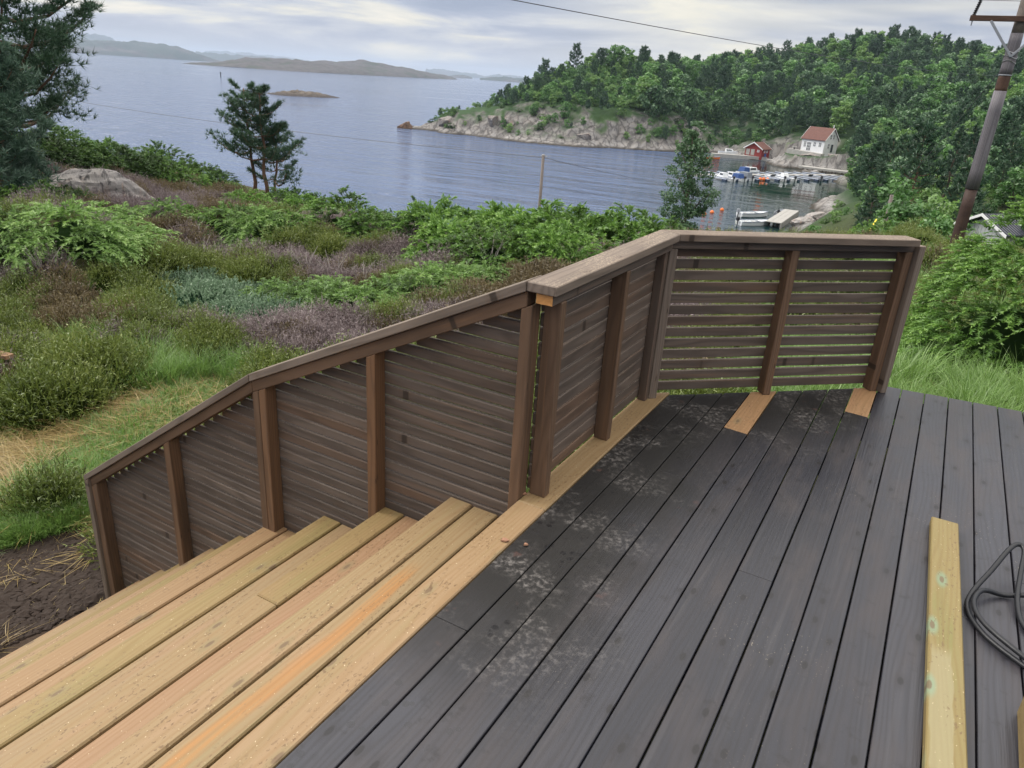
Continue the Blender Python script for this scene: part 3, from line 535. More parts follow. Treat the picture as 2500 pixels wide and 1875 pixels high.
for args in [('island', [-3296.1, 4021.9], [-2126.6, 5180.5], [(0.004, 51.9), (0.192, 69.2), (0.397, 64.6), (0.569, 71.9), (0.645, 76.5), (0.739, 78.0), (0.806, 86.0), (0.89, 75.1), (0.941, 48.7), (1.0, 12.6)], 900, 'isle_far', 1), ('island', [-5864.6, 7473.7], [-4208.8, 8516.8], [(0.009, 105.1), (0.38, 141.1), (0.578, 147.7), (0.746, 161.1), (0.82, 159.7), (0.895, 127.1), (1.001, 35.3)], 1500, 'isle_far', 2), ('island', [-3107.5, 7371.8], [-2109.6, 7716.8], [(0.004, 66.3), (0.211, 61.7), (0.442, 58.4), (0.678, 55.1), (0.879, 44.8), (1.0, 28.6)], 900, 'isle_far', 3), ('island', [-5213.2, 12452.8], [-3204.1, 13114.3], [(0.003, 95.1), (0.164, 125.1), (0.293, 130.6), (0.49, 111.9), (0.691, 92.8), (0.896, 66.2), (1.0, 31.7)], 1200, 'isle_far', 4), ('island', [-803.3, 2115.6], [-487.0, 3667.8], [(-0.002, 0.3), (0.061, 16.9), (0.107, 19.3), (0.156, 24.5), (0.209, 29.3), (0.249, 29.6), (0.288, 19.4), (0.325, 23.9), (0.39, 32.9), (0.46, 34.3), (0.535, 37.4), (0.589, 35.3), (0.676, 29.4), (0.772, 22.9), (0.876, 19.5), (1.001, 0.3)], 500, 'isle_mid', 5), ('island', [-158.8, 481.5], [-127.2, 513.5], [(-0.026, 0.3), (0.091, 1.5), (0.3, 2.5), (0.478, 2.7), (0.732, 2.2), (0.987, 0.3)], 40, 'isle_near', 6), ('island', [-1460.2, 10902.7], [-673.0, 10979.4], [(-0.001, 63.7), (0.317, 73.7), (0.557, 56.5), (0.878, 49.1), (1.0, 25.8)], 700, 'isle_far', 7), ('island', [-770.0, 11474.2], [330.7, 11495.2], [(0.0, 9.7), (0.21, 61.0), (0.391, 61.3), (0.695, 45.3), (0.998, 47.7)], 700, 'isle_far', 8), ('island', [-625.8, 5967.3], [-453.6, 5982.8], [(0.002, 7.6), (0.299, 18.8), (0.598, 22.1), (1.002, 10.4)], 300, 'isle_far', 9), ('island', [-339.2, 5188.9], [89.1, 5199.2], [(0.001, 9.2), (0.155, 18.9), (0.364, 27.4), (0.506, 24.2), (0.716, 27.1), (0.999, 24.9)], 400, 'isle_far', 10)]:
    nm, p0, p1, prof, wd, mk, sd_ = args; island(nm, p0, p1, prof, wd, M[mk], {'isle_far': .28, 'isle_mid': .42, 'isle_near': .55}[mk], sd_)

# ------------------------------------------------------------------ deck
deck = tag(thing('deck', uvw(2.0, 0.2, 0), None, None), kind='structure')
PW, PT = 0.1198, 0.028
def panel_end(v): return 3.64 + (v + 1.14) * 0.936 + 0.075
def far_edge(v): return 4.772 + 0.138 * (v + 0.036)
def uv_plank(name, m, u0, u1, v, wd, ztop, th, parent, du0=0.0, du1=0.0, bevel=0.003, **kw):
    """board along u between v and v+wd; du = extra length of the v+wd side at each end"""
    A = [uvw(u0, v, ztop - th), uvw(u0 + du0, v + wd, ztop - th), uvw(u0 + du0, v + wd, ztop), uvw(u0, v, ztop)]
    B = [uvw(u1, v, ztop - th), uvw(u1 + du1, v + wd, ztop - th), uvw(u1 + du1, v + wd, ztop), uvw(u1, v, ztop)]
    return beam(name, m, A, B, parent, bevel, **kw)
GAPS = [-1.072 + 0.12525 * k for k in range(26)]
BUTTS = {0: [1.55], 2: [2.9], 6: [2.365], 9: [1.62], 11: [2.55], 13: [0.9, 2.9], 15: [3.3], 17: [2.2], 4: [0.4]}
for k, g in enumerate(GAPS[:-1]):
    v = g + 0.0028; e0, e1 = (panel_end(v), panel_end(v + PW)) if v < -0.08 else (far_edge(v), far_edge(v + PW))
    cuts = [-1.1] + BUTTS.get(k, [])
    if k == 3: cuts.append(3.552)
    if k == 7: cuts.append(4.190)
    cuts.append(e0); dz = random.uniform(-0.0012, 0.0012)
    for i in range(len(cuts) - 1):
        last = i == len(cuts) - 2; fresh = k in (3, 7) and last
        a = cuts[i] + (0.0012 if i else 0.0)
        uv_plank('plank', M['patch' if fresh else 'deck'], a, cuts[i + 1] - (0 if last else 0.0012), v + random.uniform(-.0006, .0006), PW, dz + (0.0015 if fresh else 0), PT, deck,
                 0.0 if not (fresh) else -0.012, (e1 - e0) if last else 0.0, 0.002, **({'label': 'short fresh orange plank let into the dark deck'} if fresh else {}))
EDGE = uv_plank('edge_plank', M['new'], 2.30, 3.70, -1.1985, 0.1245, 0.004, 0.034, deck, 0.0, 0.115, 0.004, label='fresh yellow plank along the dark deck edge')
uv_plank('edge_plank', M['new'], -1.1, 2.2988, -1.1985, 0.1245, 0.004, 0.034, deck, 0, 0, 0.004, label='fresh yellow plank along the dark deck edge')
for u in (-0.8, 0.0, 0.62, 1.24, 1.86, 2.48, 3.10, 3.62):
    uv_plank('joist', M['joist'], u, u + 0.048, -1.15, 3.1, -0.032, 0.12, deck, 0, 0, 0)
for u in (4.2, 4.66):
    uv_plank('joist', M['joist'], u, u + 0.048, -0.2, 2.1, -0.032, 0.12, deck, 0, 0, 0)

# ------------------------------------------------------------------ stairs
stairs = thing('wooden_stairs', uvw(1.2, -2.6, -1.9), 'flight of fresh yellow pine steps descending beside the dark deck', 'stairs')
NOSE = [-1.569, -1.940, -2.335, -2.722, -2.995, -3.255, -3.515, -3.779, -4.045]
TZ = [-0.142, -0.330, -0.526, -0.713, -0.907, -1.098, -1.290, -1.475, -1.678]
UE = 2.366
for i, (n, z) in enumerate(zip(NOSE, TZ)):
    prev = NOSE[i - 1] if i else -1.198
    fm = ['new', 'new', 'new_green', 'new_pink', 'new_green', 'new', 'new_green', 'new', 'new_pink'][i]
    bm_ = ['streak', 'new_pink', 'new', 'new_pink', 'new', 'new_green', 'new', 'new', 'new'][i]
    wf, wb = 0.116, 0.123
    if i == 1:
        uv_plank('tread', M['new_green'], 1.585, UE, n, wf, z, 0.034, stairs, 0, 0, 0.006); uv_plank('tread', M['new'], -0.7, 1.583, n, wf, z, 0.034, stairs, 0, 0, 0.006)
    else: uv_plank('tread', M[fm], -0.7, UE + random.uniform(-.006, .004), n, wf, z, 0.034, stairs, 0, 0, 0.006)
    vb = n + wf + 0.012
    uv_plank('tread', M[bm_], -0.7, UE - random.uniform(0, .01), vb, wb, z, 0.034, stairs, 0, 0, 0.005)
    if prev - 0.012 - (vb + wb) > 0.035: uv_plank('tread', M['new_green'], -0.7, UE, vb + wb + 0.008, prev + 0.02 - (vb + wb), z - 0.002, 0.034, stairs, 0, 0, 0.004)
for u in (-0.3, 0.6, 1.5, 2.25):
    for (va, za), (vc, zc) in ((( -1.2, -0.04), (-2.70, -0.765)), ((-2.70, -0.765), (-4.05, -1.73))):
        beam('stringer', M['new'], [uvw(u, va, za - 0.22), uvw(u + .048, va, za - 0.22), uvw(u + .048, va, za - 0.17), uvw(u, va, za - 0.17)], [uvw(u, vc, zc - 0.22), uvw(u + .048, vc, zc - 0.22), uvw(u + .048, vc, zc - 0.05), uvw(u, vc, zc - 0.05)], stairs, 0)

# ------------------------------------------------------------------ railings
SL, SP, ST = 0.0495, 0.0632, 0.019
rail = thing('deck_railing', uvw(3.66, -1.16, 0), 'brown slatted wooden railing with flat cap bending round the deck corner', 'railing')
def post(parent, corners, z0, z1s, name='post', m='post', **kw):
    """corners: 4 (u, v) round the section; z1s: height at each corner"""
    a = [uvw(u, v, z0) for u, v in corners]; b = [uvw(u, v, z) for (u, v), z in zip(corners, z1s)]
    return beam(name, M[m], a, b, parent, 0.003, **kw)
ZR = 0.833
def lvl_post(u0, u1, v0=-1.188, v1=-1.118, m='post'): post(rail, [(u0, v0), (u1, v0), (u1, v1), (u0, v1)], 0.004, [ZR] * 4, m=m)
lvl_post(2.375, 2.421); lvl_post(3.018, 3.063); lvl_post(3.596, 3.640, -1.188, -1.142, m='stain')
PD = np.array([0.683, 0.730]); PN = np.array([0.730, -0.683]); P0 = np.array([3.645, -1.140])
def pan(s, n): q = P0 + PD * s + PN * n; return (q[0], q[1])
def pan_post(s, d=0.07, wd=0.046, m='post'): post(rail, [pan(s, 0), pan(s + wd, 0), pan(s + wd, d), pan(s, d)], 0.002, [ZR] * 4, m=m)
pan_post(0.0, m='cap'); pan_post(0.705); pan_post(1.412)
# slats: level run behind the posts, then the far panel
for k in range(14):
    z0 = 0.018 + k * 0.0588; z1 = z0 + 0.0525
    for (ua, ub) in ((2.385, 3.039), (3.041, 3.66)):
        A = [uvw(ua, -1.2075, z0), uvw(ua, -1.1885, z0), uvw(ua, -1.1885, z1), uvw(ua, -1.2075, z1)]; B = [p + uvw(ub - ua, 0, 0) for p in A]
        beam('slat', M['stain'], A, B, rail, 0.004)
for k in range(13):
    z0 = 0.022 + k * SP; z1 = z0 + SL
    for (sa, sb) in ((0.03, 0.727), (0.729, 1.455)):
        A = [uvw(*pan(sa, 0.0715), z0), uvw(*pan(sa, 0.0905), z0), uvw(*pan(sa, 0.0905), z1), uvw(*pan(sa, 0.0715), z1)]; dd = Vector(uvw(*pan(sb, 0))) - Vector(uvw(*pan(sa, 0)))
        beam('slat', M['stain'], A, [p + dd for p in A], rail, 0.0025)
# rail under the cap
A = [uvw(2.306, -1.188, ZR + .001), uvw(2.306, -1.121, ZR + .001), uvw(2.306, -1.121, 0.874), uvw(2.306, -1.188, 0.874)]; B = [uvw(3.66, -1.188, ZR + .001), uvw(3.628, -1.121, ZR + .001), uvw(3.628, -1.121, 0.874), uvw(3.66, -1.188, 0.874)]
beam('under_rail', M['stain'], A, B, rail)
A = [uvw(2.3035, -1.187, ZR + .002), uvw(2.3035, -1.122, ZR + .002), uvw(2.3035, -1.122, 0.873), uvw(2.3035, -1.187, 0.873)]
beam('rail_end', M['endgrain'], A, [p + uvw(.0022, 0, 0) for p in A], rail, 0, label='bare orange cut end of the brown rail')
A = [uvw(*pan(0.01, 0.004), ZR + .001), uvw(*pan(-.02, 0.074), ZR + .001), uvw(*pan(-.02, 0.074), .874), uvw(*pan(0.01, 0.004), .874)]; B = [uvw(*pan(1.462, n), z) for n, z in ((.004, ZR + .001), (.074, ZR + .001), (.074, .874), (.004, .874))]
beam('under_rail', M['stain'], A, B, rail)
# cap boards, mitred
CB, CT = 0.876, 0.9135
I0, I1, I2 = (2.287, -1.100), (3.655, -1.100), (4.590, -0.096 + 0.044)
O0, O1, O2 = (2.287, -1.222), (3.706, -1.222), (4.680, -0.135)
I2 = (4.583, -0.052)
mid = lambda a, b: [uvw(*a, CB), uvw(*b, CB), uvw(*b, CT), uvw(*a, CT)]
beam('cap_board', M['cap'], mid(O0, I0), mid((O1[0] - .001, O1[1]), (I1[0] - .001, I1[1])), rail, 0.0035)
beam('cap_board', M['cap'], mid((O1[0] + .001, O1[1]), (I1[0] + .001, I1[1])), mid(O2, I2), rail, 0.0035)
# the cap turns down the end of the panel
e = [pan(1.462, -0.035), pan(1.500, -0.035), pan(1.500, 0.088), pan(1.462, 0.088)]
post(rail, e, 0.001, [CB - .001] * 4, 'end_board', 'cap')

srail = thing('stair_railing', uvw(2.34, -2.7, -0.9), 'brown slatted railing sloping down beside the fresh wooden steps', 'railing')
capz = lambda v: 0.874 + (v + 1.225) * 0.4963 if v > -2.72 else 0.132 + (v + 2.72) * 0.687
subz = lambda v: capz(v) - 0.062
UF = 2.300
def s_post(v0, v1, z0): post(srail, [(UF, v0), (UF + .0715, v0), (UF + .0715, v1), (UF, v1)], z0, [subz(v0), subz(v0), subz(v1), subz(v1)])
s_post(-1.2455, -1.2005, -0.30); s_post(-1.990, -1.941, -0.52); s_post(-2.675, -2.630, -0.9); s_post(-2.722, -2.677, -0.9); s_post(-3.492, -3.441, -1.45); s_post(-4.300, -4.243, -2.05)
for k in range(56):
    z0 = -2.02 + k * 0.0540; z1 = z0 + 0.0480; zm = (z0 + z1) / 2
    for (va, vb) in ((-4.30, -3.467), (-3.465, -2.677), (-2.675, -1.966), (-1.964, -1.21)):
        # lower limit follows the steps, upper limit the sloping cap
        bot = lambda v: -0.30 + (v + 1.3) * 0.51 if v > -2.7 else -1.01 + (v + 2.7) * 0.70
        lo, hi = va, vb
        vs = np.linspace(va, vb, 90); ok = [(capz(q) - 0.03 > z1) and (bot(q) < z0) for q in vs]
        if not any(ok): continue
        lo = vs[ok.index(True)]; hi = vs[len(ok) - 1 - ok[::-1].index(True)]
        if hi - lo < 0.05: continue
        A = [uvw(2.3725, lo, z0), uvw(2.3915, lo, z0), uvw(2.3915, lo, z1), uvw(2.3725, lo, z1)]
        beam('slat', M['stain'], A, [p + uvw(0, hi - lo, 0) for p in A], srail, 0.005)
def slope_board(name, m, va, vb, za, zb, u0, u1, h, bevel=0.003):
    A = [uvw(u0, va, za - h), uvw(u1, va, za - h), uvw(u1, va, za), uvw(u0, va, za)]; B = [uvw(u0, vb, zb - h), uvw(u1, vb, zb - h), uvw(u1, vb, zb), uvw(u0, vb, zb)]
    return beam(name, M[m], A, B, srail, bevel)
slope_board('under_rail', 'post', -1.2235, -2.719, capz(-1.2235) - .001, capz(-2.719) - .001, UF + .0005, 2.372, 0.0605)
slope_board('under_rail', 'post', -2.721, -4.30, capz(-2.721) - .001, capz(-4.30) - .001, UF + .0005, 2.372, 0.0605)
slope_board('cap_board', 'cap', -1.2235, -2.7185, capz(-1.2235) + .041, capz(-2.7185) + .041, 2.284, 2.406, 0.041)
slope_board('cap_board', 'cap', -2.7215, -4.345, capz(-2.7215) + .041, capz(-4.345) + .041, 2.284, 2.406, 0.041)
post(srail, [(2.284, -4.345), (2.406, -4.345), (2.406, -4.303), (2.284, -4.303)], -2.1, [capz(-4.345) - .001] * 2 + [capz(-4.303) - .001] * 2, 'end_board', 'cap')

# ------------------------------------------------------------------ loose things on the deck
p = thing('loose_plank', uvw(2.4, 0.33, 0), 'olive coloured loose plank with green knot stains lying on the deck', 'plank')
a0, a1 = np.array([3.147, 0.268]), np.array([1.0, 0.325]); pd = (a1 - a0) / np.hypot(*(a1 - a0)); pn = np.array([pd[1], -pd[0]]) * 0.098
q = lambda c, z: uvw(c[0], c[1], z)
A = [q(a0, .003), q(a0 + pn, .003), q(a0 + pn, .039), q(a0, .039)]; B = [q(a1, .003), q(a1 + pn, .003), q(a1 + pn, .039), q(a1, .039)]
beam('board', M['loose'], B, A, p, 0.004)
p = thing('offcut_plank', uvw(2.0, 0.57, 0), 'short pale plank at the right edge of the deck by the hose', 'plank')
a0, a1 = np.array([2.150, 0.532]), np.array([0.9, 0.50]); A = [q(a0, .003), q(a0 + [0, .098], .003), q(a0 + [0, .098], .075), q(a0, .075)]; B = [q(a1, .003), q(a1 + [0, .098], .003), q(a1 + [0, .098], .075), q(a1, .075)]
beam('board', M['loose'], B, A, p, 0.004)
def smooth_path(pts, n=10):
    pts = [Vector(p) for p in pts]; P = [2 * pts[0] - pts[1]] + pts + [2 * pts[-1] - pts[-2]]; o = []
    for i in range(1, len(P) - 2):
        for k in range(n):
            t = k / n; a, b, c, d = P[i-1:i+3]
            o.append(0.5 * ((2*b) + (c - a) * t + (2*a - 5*b + 4*c - d) * t*t + (3*b - a - 3*c + d) * t**3))
    return o + [pts[-1]]
hose = [(2.30, .66, .011), (2.42, .50, .011), (2.50, .435, .011), (2.60, .405, .011), (2.70, .420, .02), (2.82, .470, .06), (2.93, .515, .10), (2.975, .545, .11), (2.955, .565, .10), (2.86, .560, .06), (2.72, .553, .025), (2.60, .57, .011), (2.50, .64, .011), (2.52, .74, .011), (2.66, .78, .011), (2.75, .70, .034), (2.765, .60, .036), (2.755, .52, .012), (2.70, .445, .034), (2.60, .418, .034), (2.50, .448, .033), (2.40, .54, .033), (2.30, .70, .011), (2.2, .82, .011), (2.0, .9, .011)]
tag(MB().tube(smooth_path([uvw(*h) for h in hose]), 0.0088, 8).build('hose', M['rubber'], smooth=True), 'black rubber hose lying in loose loops on the deck', 'hose')
for nm, (u, v, z), lb in (('wood_chip', (2.35, -1.205, .004), 'pinkish wood chip at the foot of the corner posts'), ('dry_leaf', (2.02, -1.095, .0045), 'curled orange leaf at the edge of the fresh edge plank'), ('wood_chip', (2.045, -1.02, .001), 'tiny reddish wood chip on the worn dark deck')):
    m = MB(); s = 0.013 if 'leaf' in nm else 0.014 if u > 2.3 else 0.007
    pts = [Vector(uvw(u, v, z)) + Vector((math.cos(a) * s * k, math.sin(a) * s * k, 0.004 * abs(math.sin(2 * a)))) for a, k in ((0, 1.3), (1.1, .7), (2.2, 1), (3.4, 1.2), (4.4, .6), (5.3, .9))]
    tag(m.prism(pts, (0.002, 0, 0.006)).build(nm, M['leaf_chip']), lb, 'chip' if 'chip' in nm else 'leaf')
# ------------------------------------------------------------------ vegetation builders
def unit(a): return a / (np.linalg.norm(a, axis=-1, keepdims=True) + 1e-9)
def blades(P, D, L, Wd, rg):
    """flat needle or leaf triangles"""
    n = len(P); S = unit(np.cross(D, rg.normal(size=(n, 3)))) * (np.asarray(Wd) * np.ones(n))[:, None] * .5
    V = np.empty((n, 3, 3)); V[:, 0] = P - S; V[:, 1] = P + S; V[:, 2] = P + D * (np.asarray(L) * np.ones(n))[:, None]
    return V.reshape(-1, 3), np.arange(3 * n).reshape(n, 3)
def leaves(P, N, size, rg):
    """diamond leaves facing N"""
    n = len(P); a = unit(np.cross(N, rg.normal(size=(n, 3)))); b = np.cross(unit(N), a); s = (np.asarray(size) * np.ones(n))[:, None]
    V = np.empty((n, 4, 3)); V[:, 0] = P - a * s * .6; V[:, 1] = P + b * s * .34; V[:, 2] = P + a * s * .6; V[:, 3] = P - b * s * .34
    return V.reshape(-1, 3), np.arange(4 * n).reshape(n, 4)
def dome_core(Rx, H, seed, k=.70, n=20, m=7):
    """dense inner twigs of a bush as a rough lump, coloured dark for their shade"""
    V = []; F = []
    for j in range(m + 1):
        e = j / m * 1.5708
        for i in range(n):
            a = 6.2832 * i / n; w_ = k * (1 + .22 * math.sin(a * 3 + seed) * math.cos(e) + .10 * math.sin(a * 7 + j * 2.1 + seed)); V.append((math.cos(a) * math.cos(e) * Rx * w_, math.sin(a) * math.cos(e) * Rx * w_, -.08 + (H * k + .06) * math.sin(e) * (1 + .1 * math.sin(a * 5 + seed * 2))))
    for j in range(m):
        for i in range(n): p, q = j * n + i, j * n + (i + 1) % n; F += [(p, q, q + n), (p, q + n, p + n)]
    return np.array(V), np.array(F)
def juniper_mesh(name, m, Rr, H, npl, nper, plen, nl, nw, seed, erect=0.6, ncl=34, spread=.13):
    # boughs first, then feathery sprays gathered round each bough so that dark hollows stay between them
    rg = np.random.default_rng(seed); cph = rg.uniform(0, 6.283, ncl); crr = np.sqrt(rg.uniform(0, 1, ncl)); ci = rg.integers(0, ncl, npl)
    cx = np.cos(cph[ci]) * crr[ci] + rg.normal(0, spread, npl); cy = np.sin(cph[ci]) * crr[ci] + rg.normal(0, spread, npl); ph = np.arctan2(cy, cx); rr = np.minimum(np.hypot(cx, cy), 1.10); coff = rg.uniform(-.18, .18, ncl)[ci]
    lob = 0.85 + 0.2 * np.sin(ph * 3 + seed) * np.sin(ph * 2 + 1.3 * seed); side = rg.uniform(0, 1, npl) < .52; el = np.where(side, rg.uniform(.02, .78, npl), 1.0)
    rr = np.where(side, np.maximum(rr, .80), rr); x = np.cos(ph) * rr * Rr * lob; y = np.sin(ph) * rr * Rr * lob
    zt = H * ((np.clip(1 - np.minimum(rr, 1) ** 2.6, 0.10, 1)) ** .8 + coff * np.clip(1.2 - rr, 0, 1)); zt = np.where(side, H * .85 * el * np.sqrt(np.clip(1.25 - rr, .1, 1)), zt)
    B = np.stack([x, y, zt - plen * .18], 1) * np.array([.93, .93, 1])
    D = unit(np.stack([np.cos(ph) * (.35 + .9 * rr), np.sin(ph) * (.35 + .9 * rr), erect + .35 - .55 * rr], 1) + rg.normal(0, .36, (npl, 3)))
    L = plen * rg.uniform(.6, 1.35, npl); t = rg.uniform(.05, 1, (npl, nper)); tt = t[..., None]
    ax = D[:, None, :]; P = B[:, None, :] + ax * L[:, None, None] * tt; P[..., 2] -= (0.45 * L)[:, None] * t ** 2
    axd = unit(ax - np.array([0, 0, 1.0]) * 0.8 * tt); S = unit(np.cross(D, [0, 0, 1.0]) + rg.normal(0, .35, (npl, 3)))[:, None, :] * rg.choice([-1, 1], (npl, nper))[..., None]
    ND = unit(axd * 0.75 + S * .75 + rg.normal(0, .25, (npl, nper, 3))); ll = nl * (1.25 - .75 * t) * rg.uniform(.7, 1.3, t.shape)
    V, F = blades(P.reshape(-1, 3), ND.reshape(-1, 3), ll.ravel(), nw, rg)
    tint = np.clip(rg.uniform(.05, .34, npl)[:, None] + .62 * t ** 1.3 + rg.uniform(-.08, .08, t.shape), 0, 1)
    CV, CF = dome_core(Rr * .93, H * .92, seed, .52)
    return arr_mesh(name, np.vstack([V, CV]), np.vstack([F, CF + len(V)]), m, tint=np.concatenate([np.repeat(tint.ravel(), 3), np.full(len(CV), -.6)]))  # negative core tint paints in the shade inside the bush
def cushion_mesh(name, m, Rr, H, n, seed, sl=.12, sw=.009, upright=.7, side=3):
    """a rounded heather bush: sprigs standing out all over a woody heart coloured dark for its inner shade"""
    rg = np.random.default_rng(seed); ph = rg.uniform(0, 6.283, n); el = np.arcsin(rg.uniform(.02, 1, n)); w_ = .72 * (1 + .22 * np.sin(ph * 3 + seed) * np.cos(el) + .16 * rg.normal(size=n))
    N = np.stack([np.cos(ph) * np.cos(el), np.sin(ph) * np.cos(el), np.sin(el)], 1); B = N * np.array([Rr, Rr, H]) * w_[:, None]
    D = unit(N * .75 + np.array([0, 0, upright]) + rg.normal(0, .32, (n, 3))); L = sl * rg.uniform(.5, 1.35, n)
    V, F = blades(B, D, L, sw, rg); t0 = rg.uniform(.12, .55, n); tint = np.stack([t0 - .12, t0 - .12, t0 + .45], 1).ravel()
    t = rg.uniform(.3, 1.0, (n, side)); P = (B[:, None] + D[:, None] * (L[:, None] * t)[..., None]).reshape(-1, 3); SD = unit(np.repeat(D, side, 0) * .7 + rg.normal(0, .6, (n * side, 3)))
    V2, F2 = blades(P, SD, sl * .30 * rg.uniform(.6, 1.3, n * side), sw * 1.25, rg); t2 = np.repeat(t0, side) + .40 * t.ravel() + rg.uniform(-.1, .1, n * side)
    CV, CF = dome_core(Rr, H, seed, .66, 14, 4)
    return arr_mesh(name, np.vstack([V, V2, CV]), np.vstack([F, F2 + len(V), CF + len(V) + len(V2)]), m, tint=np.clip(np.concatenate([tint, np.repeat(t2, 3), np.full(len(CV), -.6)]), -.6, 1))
def heather_mesh(name, m, r0, h, n, seed, lean=.5, side=6, sw=.008):
    rg = np.random.default_rng(seed); ph = rg.uniform(0, 6.283, n); rr = np.sqrt(rg.uniform(0, 1, n)); B = np.stack([np.cos(ph) * rr * r0 * .8, np.sin(ph) * rr * r0 * .8, -0.05 * np.ones(n)], 1)
    D = unit(np.stack([np.cos(ph) * rr * lean, np.sin(ph) * rr * lean, np.ones(n)], 1) + rg.normal(0, .22, (n, 3))); L = h * rg.uniform(.55, 1.15, n) * (1.1 - .45 * rr)
    V, F = blades(B, D, L, sw, rg); tint = np.repeat(rg.uniform(.1, .6, n), 3)
    t = rg.uniform(.35, 1.0, (n, side)); P = (B[:, None] + D[:, None] * (L[:, None] * t)[..., None]).reshape(-1, 3)
    SD = unit(np.repeat(D, side, 0) * .8 + rg.normal(0, .6, (n * side, 3))); V2, F2 = blades(P, SD, h * .20 * rg.uniform(.6, 1.3, n * side), sw * 1.7, rg)
    tint2 = np.clip(np.repeat(tint[::3], side) + .30 * t.ravel() + rg.uniform(-.1, .1, n * side), 0, 1)
    return arr_mesh(name, np.vstack([V, V2]), np.vstack([F, F2 + len(V)]), m, tint=np.concatenate([tint, np.repeat(tint2, 3)]))
def grass_mesh(name, m, r0, h, n, w_, seed, bend=.6, wind=(0.3, 0.1), flat=0.0):
    rg = np.random.default_rng(seed); ph = rg.uniform(0, 6.283, n); rr = np.sqrt(rg.uniform(0, 1, n)); B = np.stack([np.cos(ph) * rr * r0, np.sin(ph) * rr * r0, -0.03 * np.ones(n)], 1)
    out = unit(np.stack([np.cos(ph), np.sin(ph), 0 * ph], 1) + rg.normal(0, .6, (n, 3)) * [1, 1, 0]) * (.5 + rr)[:, None] + np.array([wind[0], wind[1], 0]); L = h * rg.uniform(.5, 1.2, n); bd = bend * rg.uniform(.4, 1.4, n)
    ts = np.array([0, .35, .7, 1.0]); S = unit(np.cross(out, [0, 0, 1.0]) + rg.normal(0, .3, (n, 3))) * w_ * .5; V = np.empty((n, 7, 3))
    for i, t in enumerate(ts):
        c = B + out * (bd * L * t ** 1.6)[:, None] * (.55 + flat); c[:, 2] += L * (t - .42 * np.minimum(bd, 1.6) * t ** 2.2) * (1 - flat)
        if i < 3: V[:, 2 * i] = c - S * (1 - .6 * t); V[:, 2 * i + 1] = c + S * (1 - .6 * t)
        else: V[:, 6] = c
    k = (np.arange(n) * 7)[:, None]; F = np.concatenate([k + np.array(f) for f in ([0, 1, 2], [1, 3, 2], [2, 3, 4], [3, 5, 4], [4, 5, 6])], 0)
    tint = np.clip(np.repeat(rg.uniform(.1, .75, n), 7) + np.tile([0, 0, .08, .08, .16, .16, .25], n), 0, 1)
    return arr_mesh(name, V.reshape(-1, 3), F, m, tint=tint)
def trunk_mesh(name, m, pts, r0, limbs=(), k=7, r1=0.02):
    b = MB(); n = len(pts); b.tube(pts, [r0 + (r1 - r0) * (i / (n - 1)) ** 0.8 for i in range(n)], k)
    for l, ra in limbs: b.tube(l, [ra * (1 - .75 * i / (len(l) - 1)) for i in range(len(l))], 4)
    return b.mesh(name, m, smooth=True)
def pine_tree_mesh(H, prof, nl, ntw, nneed, nlen, nwid, seed, base=0.35, lean=(0, 0), rise=.25, m='pine', r0=None, bark='pinebark', upturn=.3, whorl=1, thick=.07):
    """whorled limbs carrying tufts of needles; prof(t) limb length at height fraction t"""
    rg = np.random.default_rng(seed); r0 = r0 or H * .022; n = 9
    tp = [Vector((lean[0] * H * (i / (n - 1)) ** 1.5 + .012 * H * math.sin(i * 1.9 + seed), lean[1] * H * (i / (n - 1)) ** 1.5 + .012 * H * math.cos(i * 1.3 + seed), H * i / (n - 1))) for i in range(n)]
    at_h = lambda t: tp[min(int(t * (n - 1)), n - 2)].lerp(tp[min(int(t * (n - 1)), n - 2) + 1], t * (n - 1) - min(int(t * (n - 1)), n - 2))
    limbs = []; Ps, Ds, Ts = [], [], []; a0 = rg.uniform(0, 6.28)
    for i in range(nl):
        t = base + (1 - base) * (((i // whorl) * whorl + rg.uniform(0, .25) * whorl) / nl) ** .9; a = a0 + i * 2.4 + rg.uniform(-.5, .5); ln = prof(t) * H * rg.uniform(.5, 1.18)
        o = at_h(min(t, .995)); rs = rise * (0.3 + 1.3 * max(t - base, 0) / (1 - base)); dr = np.array([math.cos(a), math.sin(a), rs])
        pl = [Vector(np.array(o) + dr * ln * s + np.array([0, 0, (upturn * ln * s * s - 0.12 * ln * math.sin(s * 3.1))])) for s in (0, .3, .6, .85, 1)]
        limbs.append((pl, max(ln * .028, H * .0022)))
        nt = max(3, int(ntw * (.45 + ln / (prof(base + .2) * H + 1e-6)))); s = rg.uniform(.34, 1.04, nt); tw = rg.uniform(.15, .55)
        for q in s:
            k = min(int(q * 4), 3); c = np.array(pl[k].lerp(pl[k + 1], min(q * 4 - k, 1)) if q < 1 else pl[4])
            sd = np.array([-math.sin(a), math.cos(a), 0]) * rg.normal(0, .26) * ln * (1.15 - .5 * q); up = np.array([0, 0, abs(rg.normal(0, thick)) * ln + .01 * H])
            Ps.append(c + sd + up + dr * .05 * ln * rg.normal()); Ds.append(unit(np.array([dr[0] * .5, dr[1] * .5, .75]) + sd / (ln + .01) * .9)); Ts.append(np.clip(tw + rg.uniform(-.15, .35), 0, 1))
    P = np.repeat(np.array(Ps), nneed, 0); D = unit(np.repeat(np.array(Ds), nneed, 0) * .8 + rg.normal(0, .62, (len(Ps) * nneed, 3)))
    V, F = blades(P, D, nlen * rg.uniform(.65, 1.25, len(P)), nwid, rg); tint = np.repeat(np.repeat(Ts, nneed) + rg.uniform(-.12, .12, len(P)), 3)
    return trunk_mesh('trunk', M[bark], tp, r0, limbs), arr_mesh('crown', V, F, M[m], tint=np.clip(tint, 0, 1))
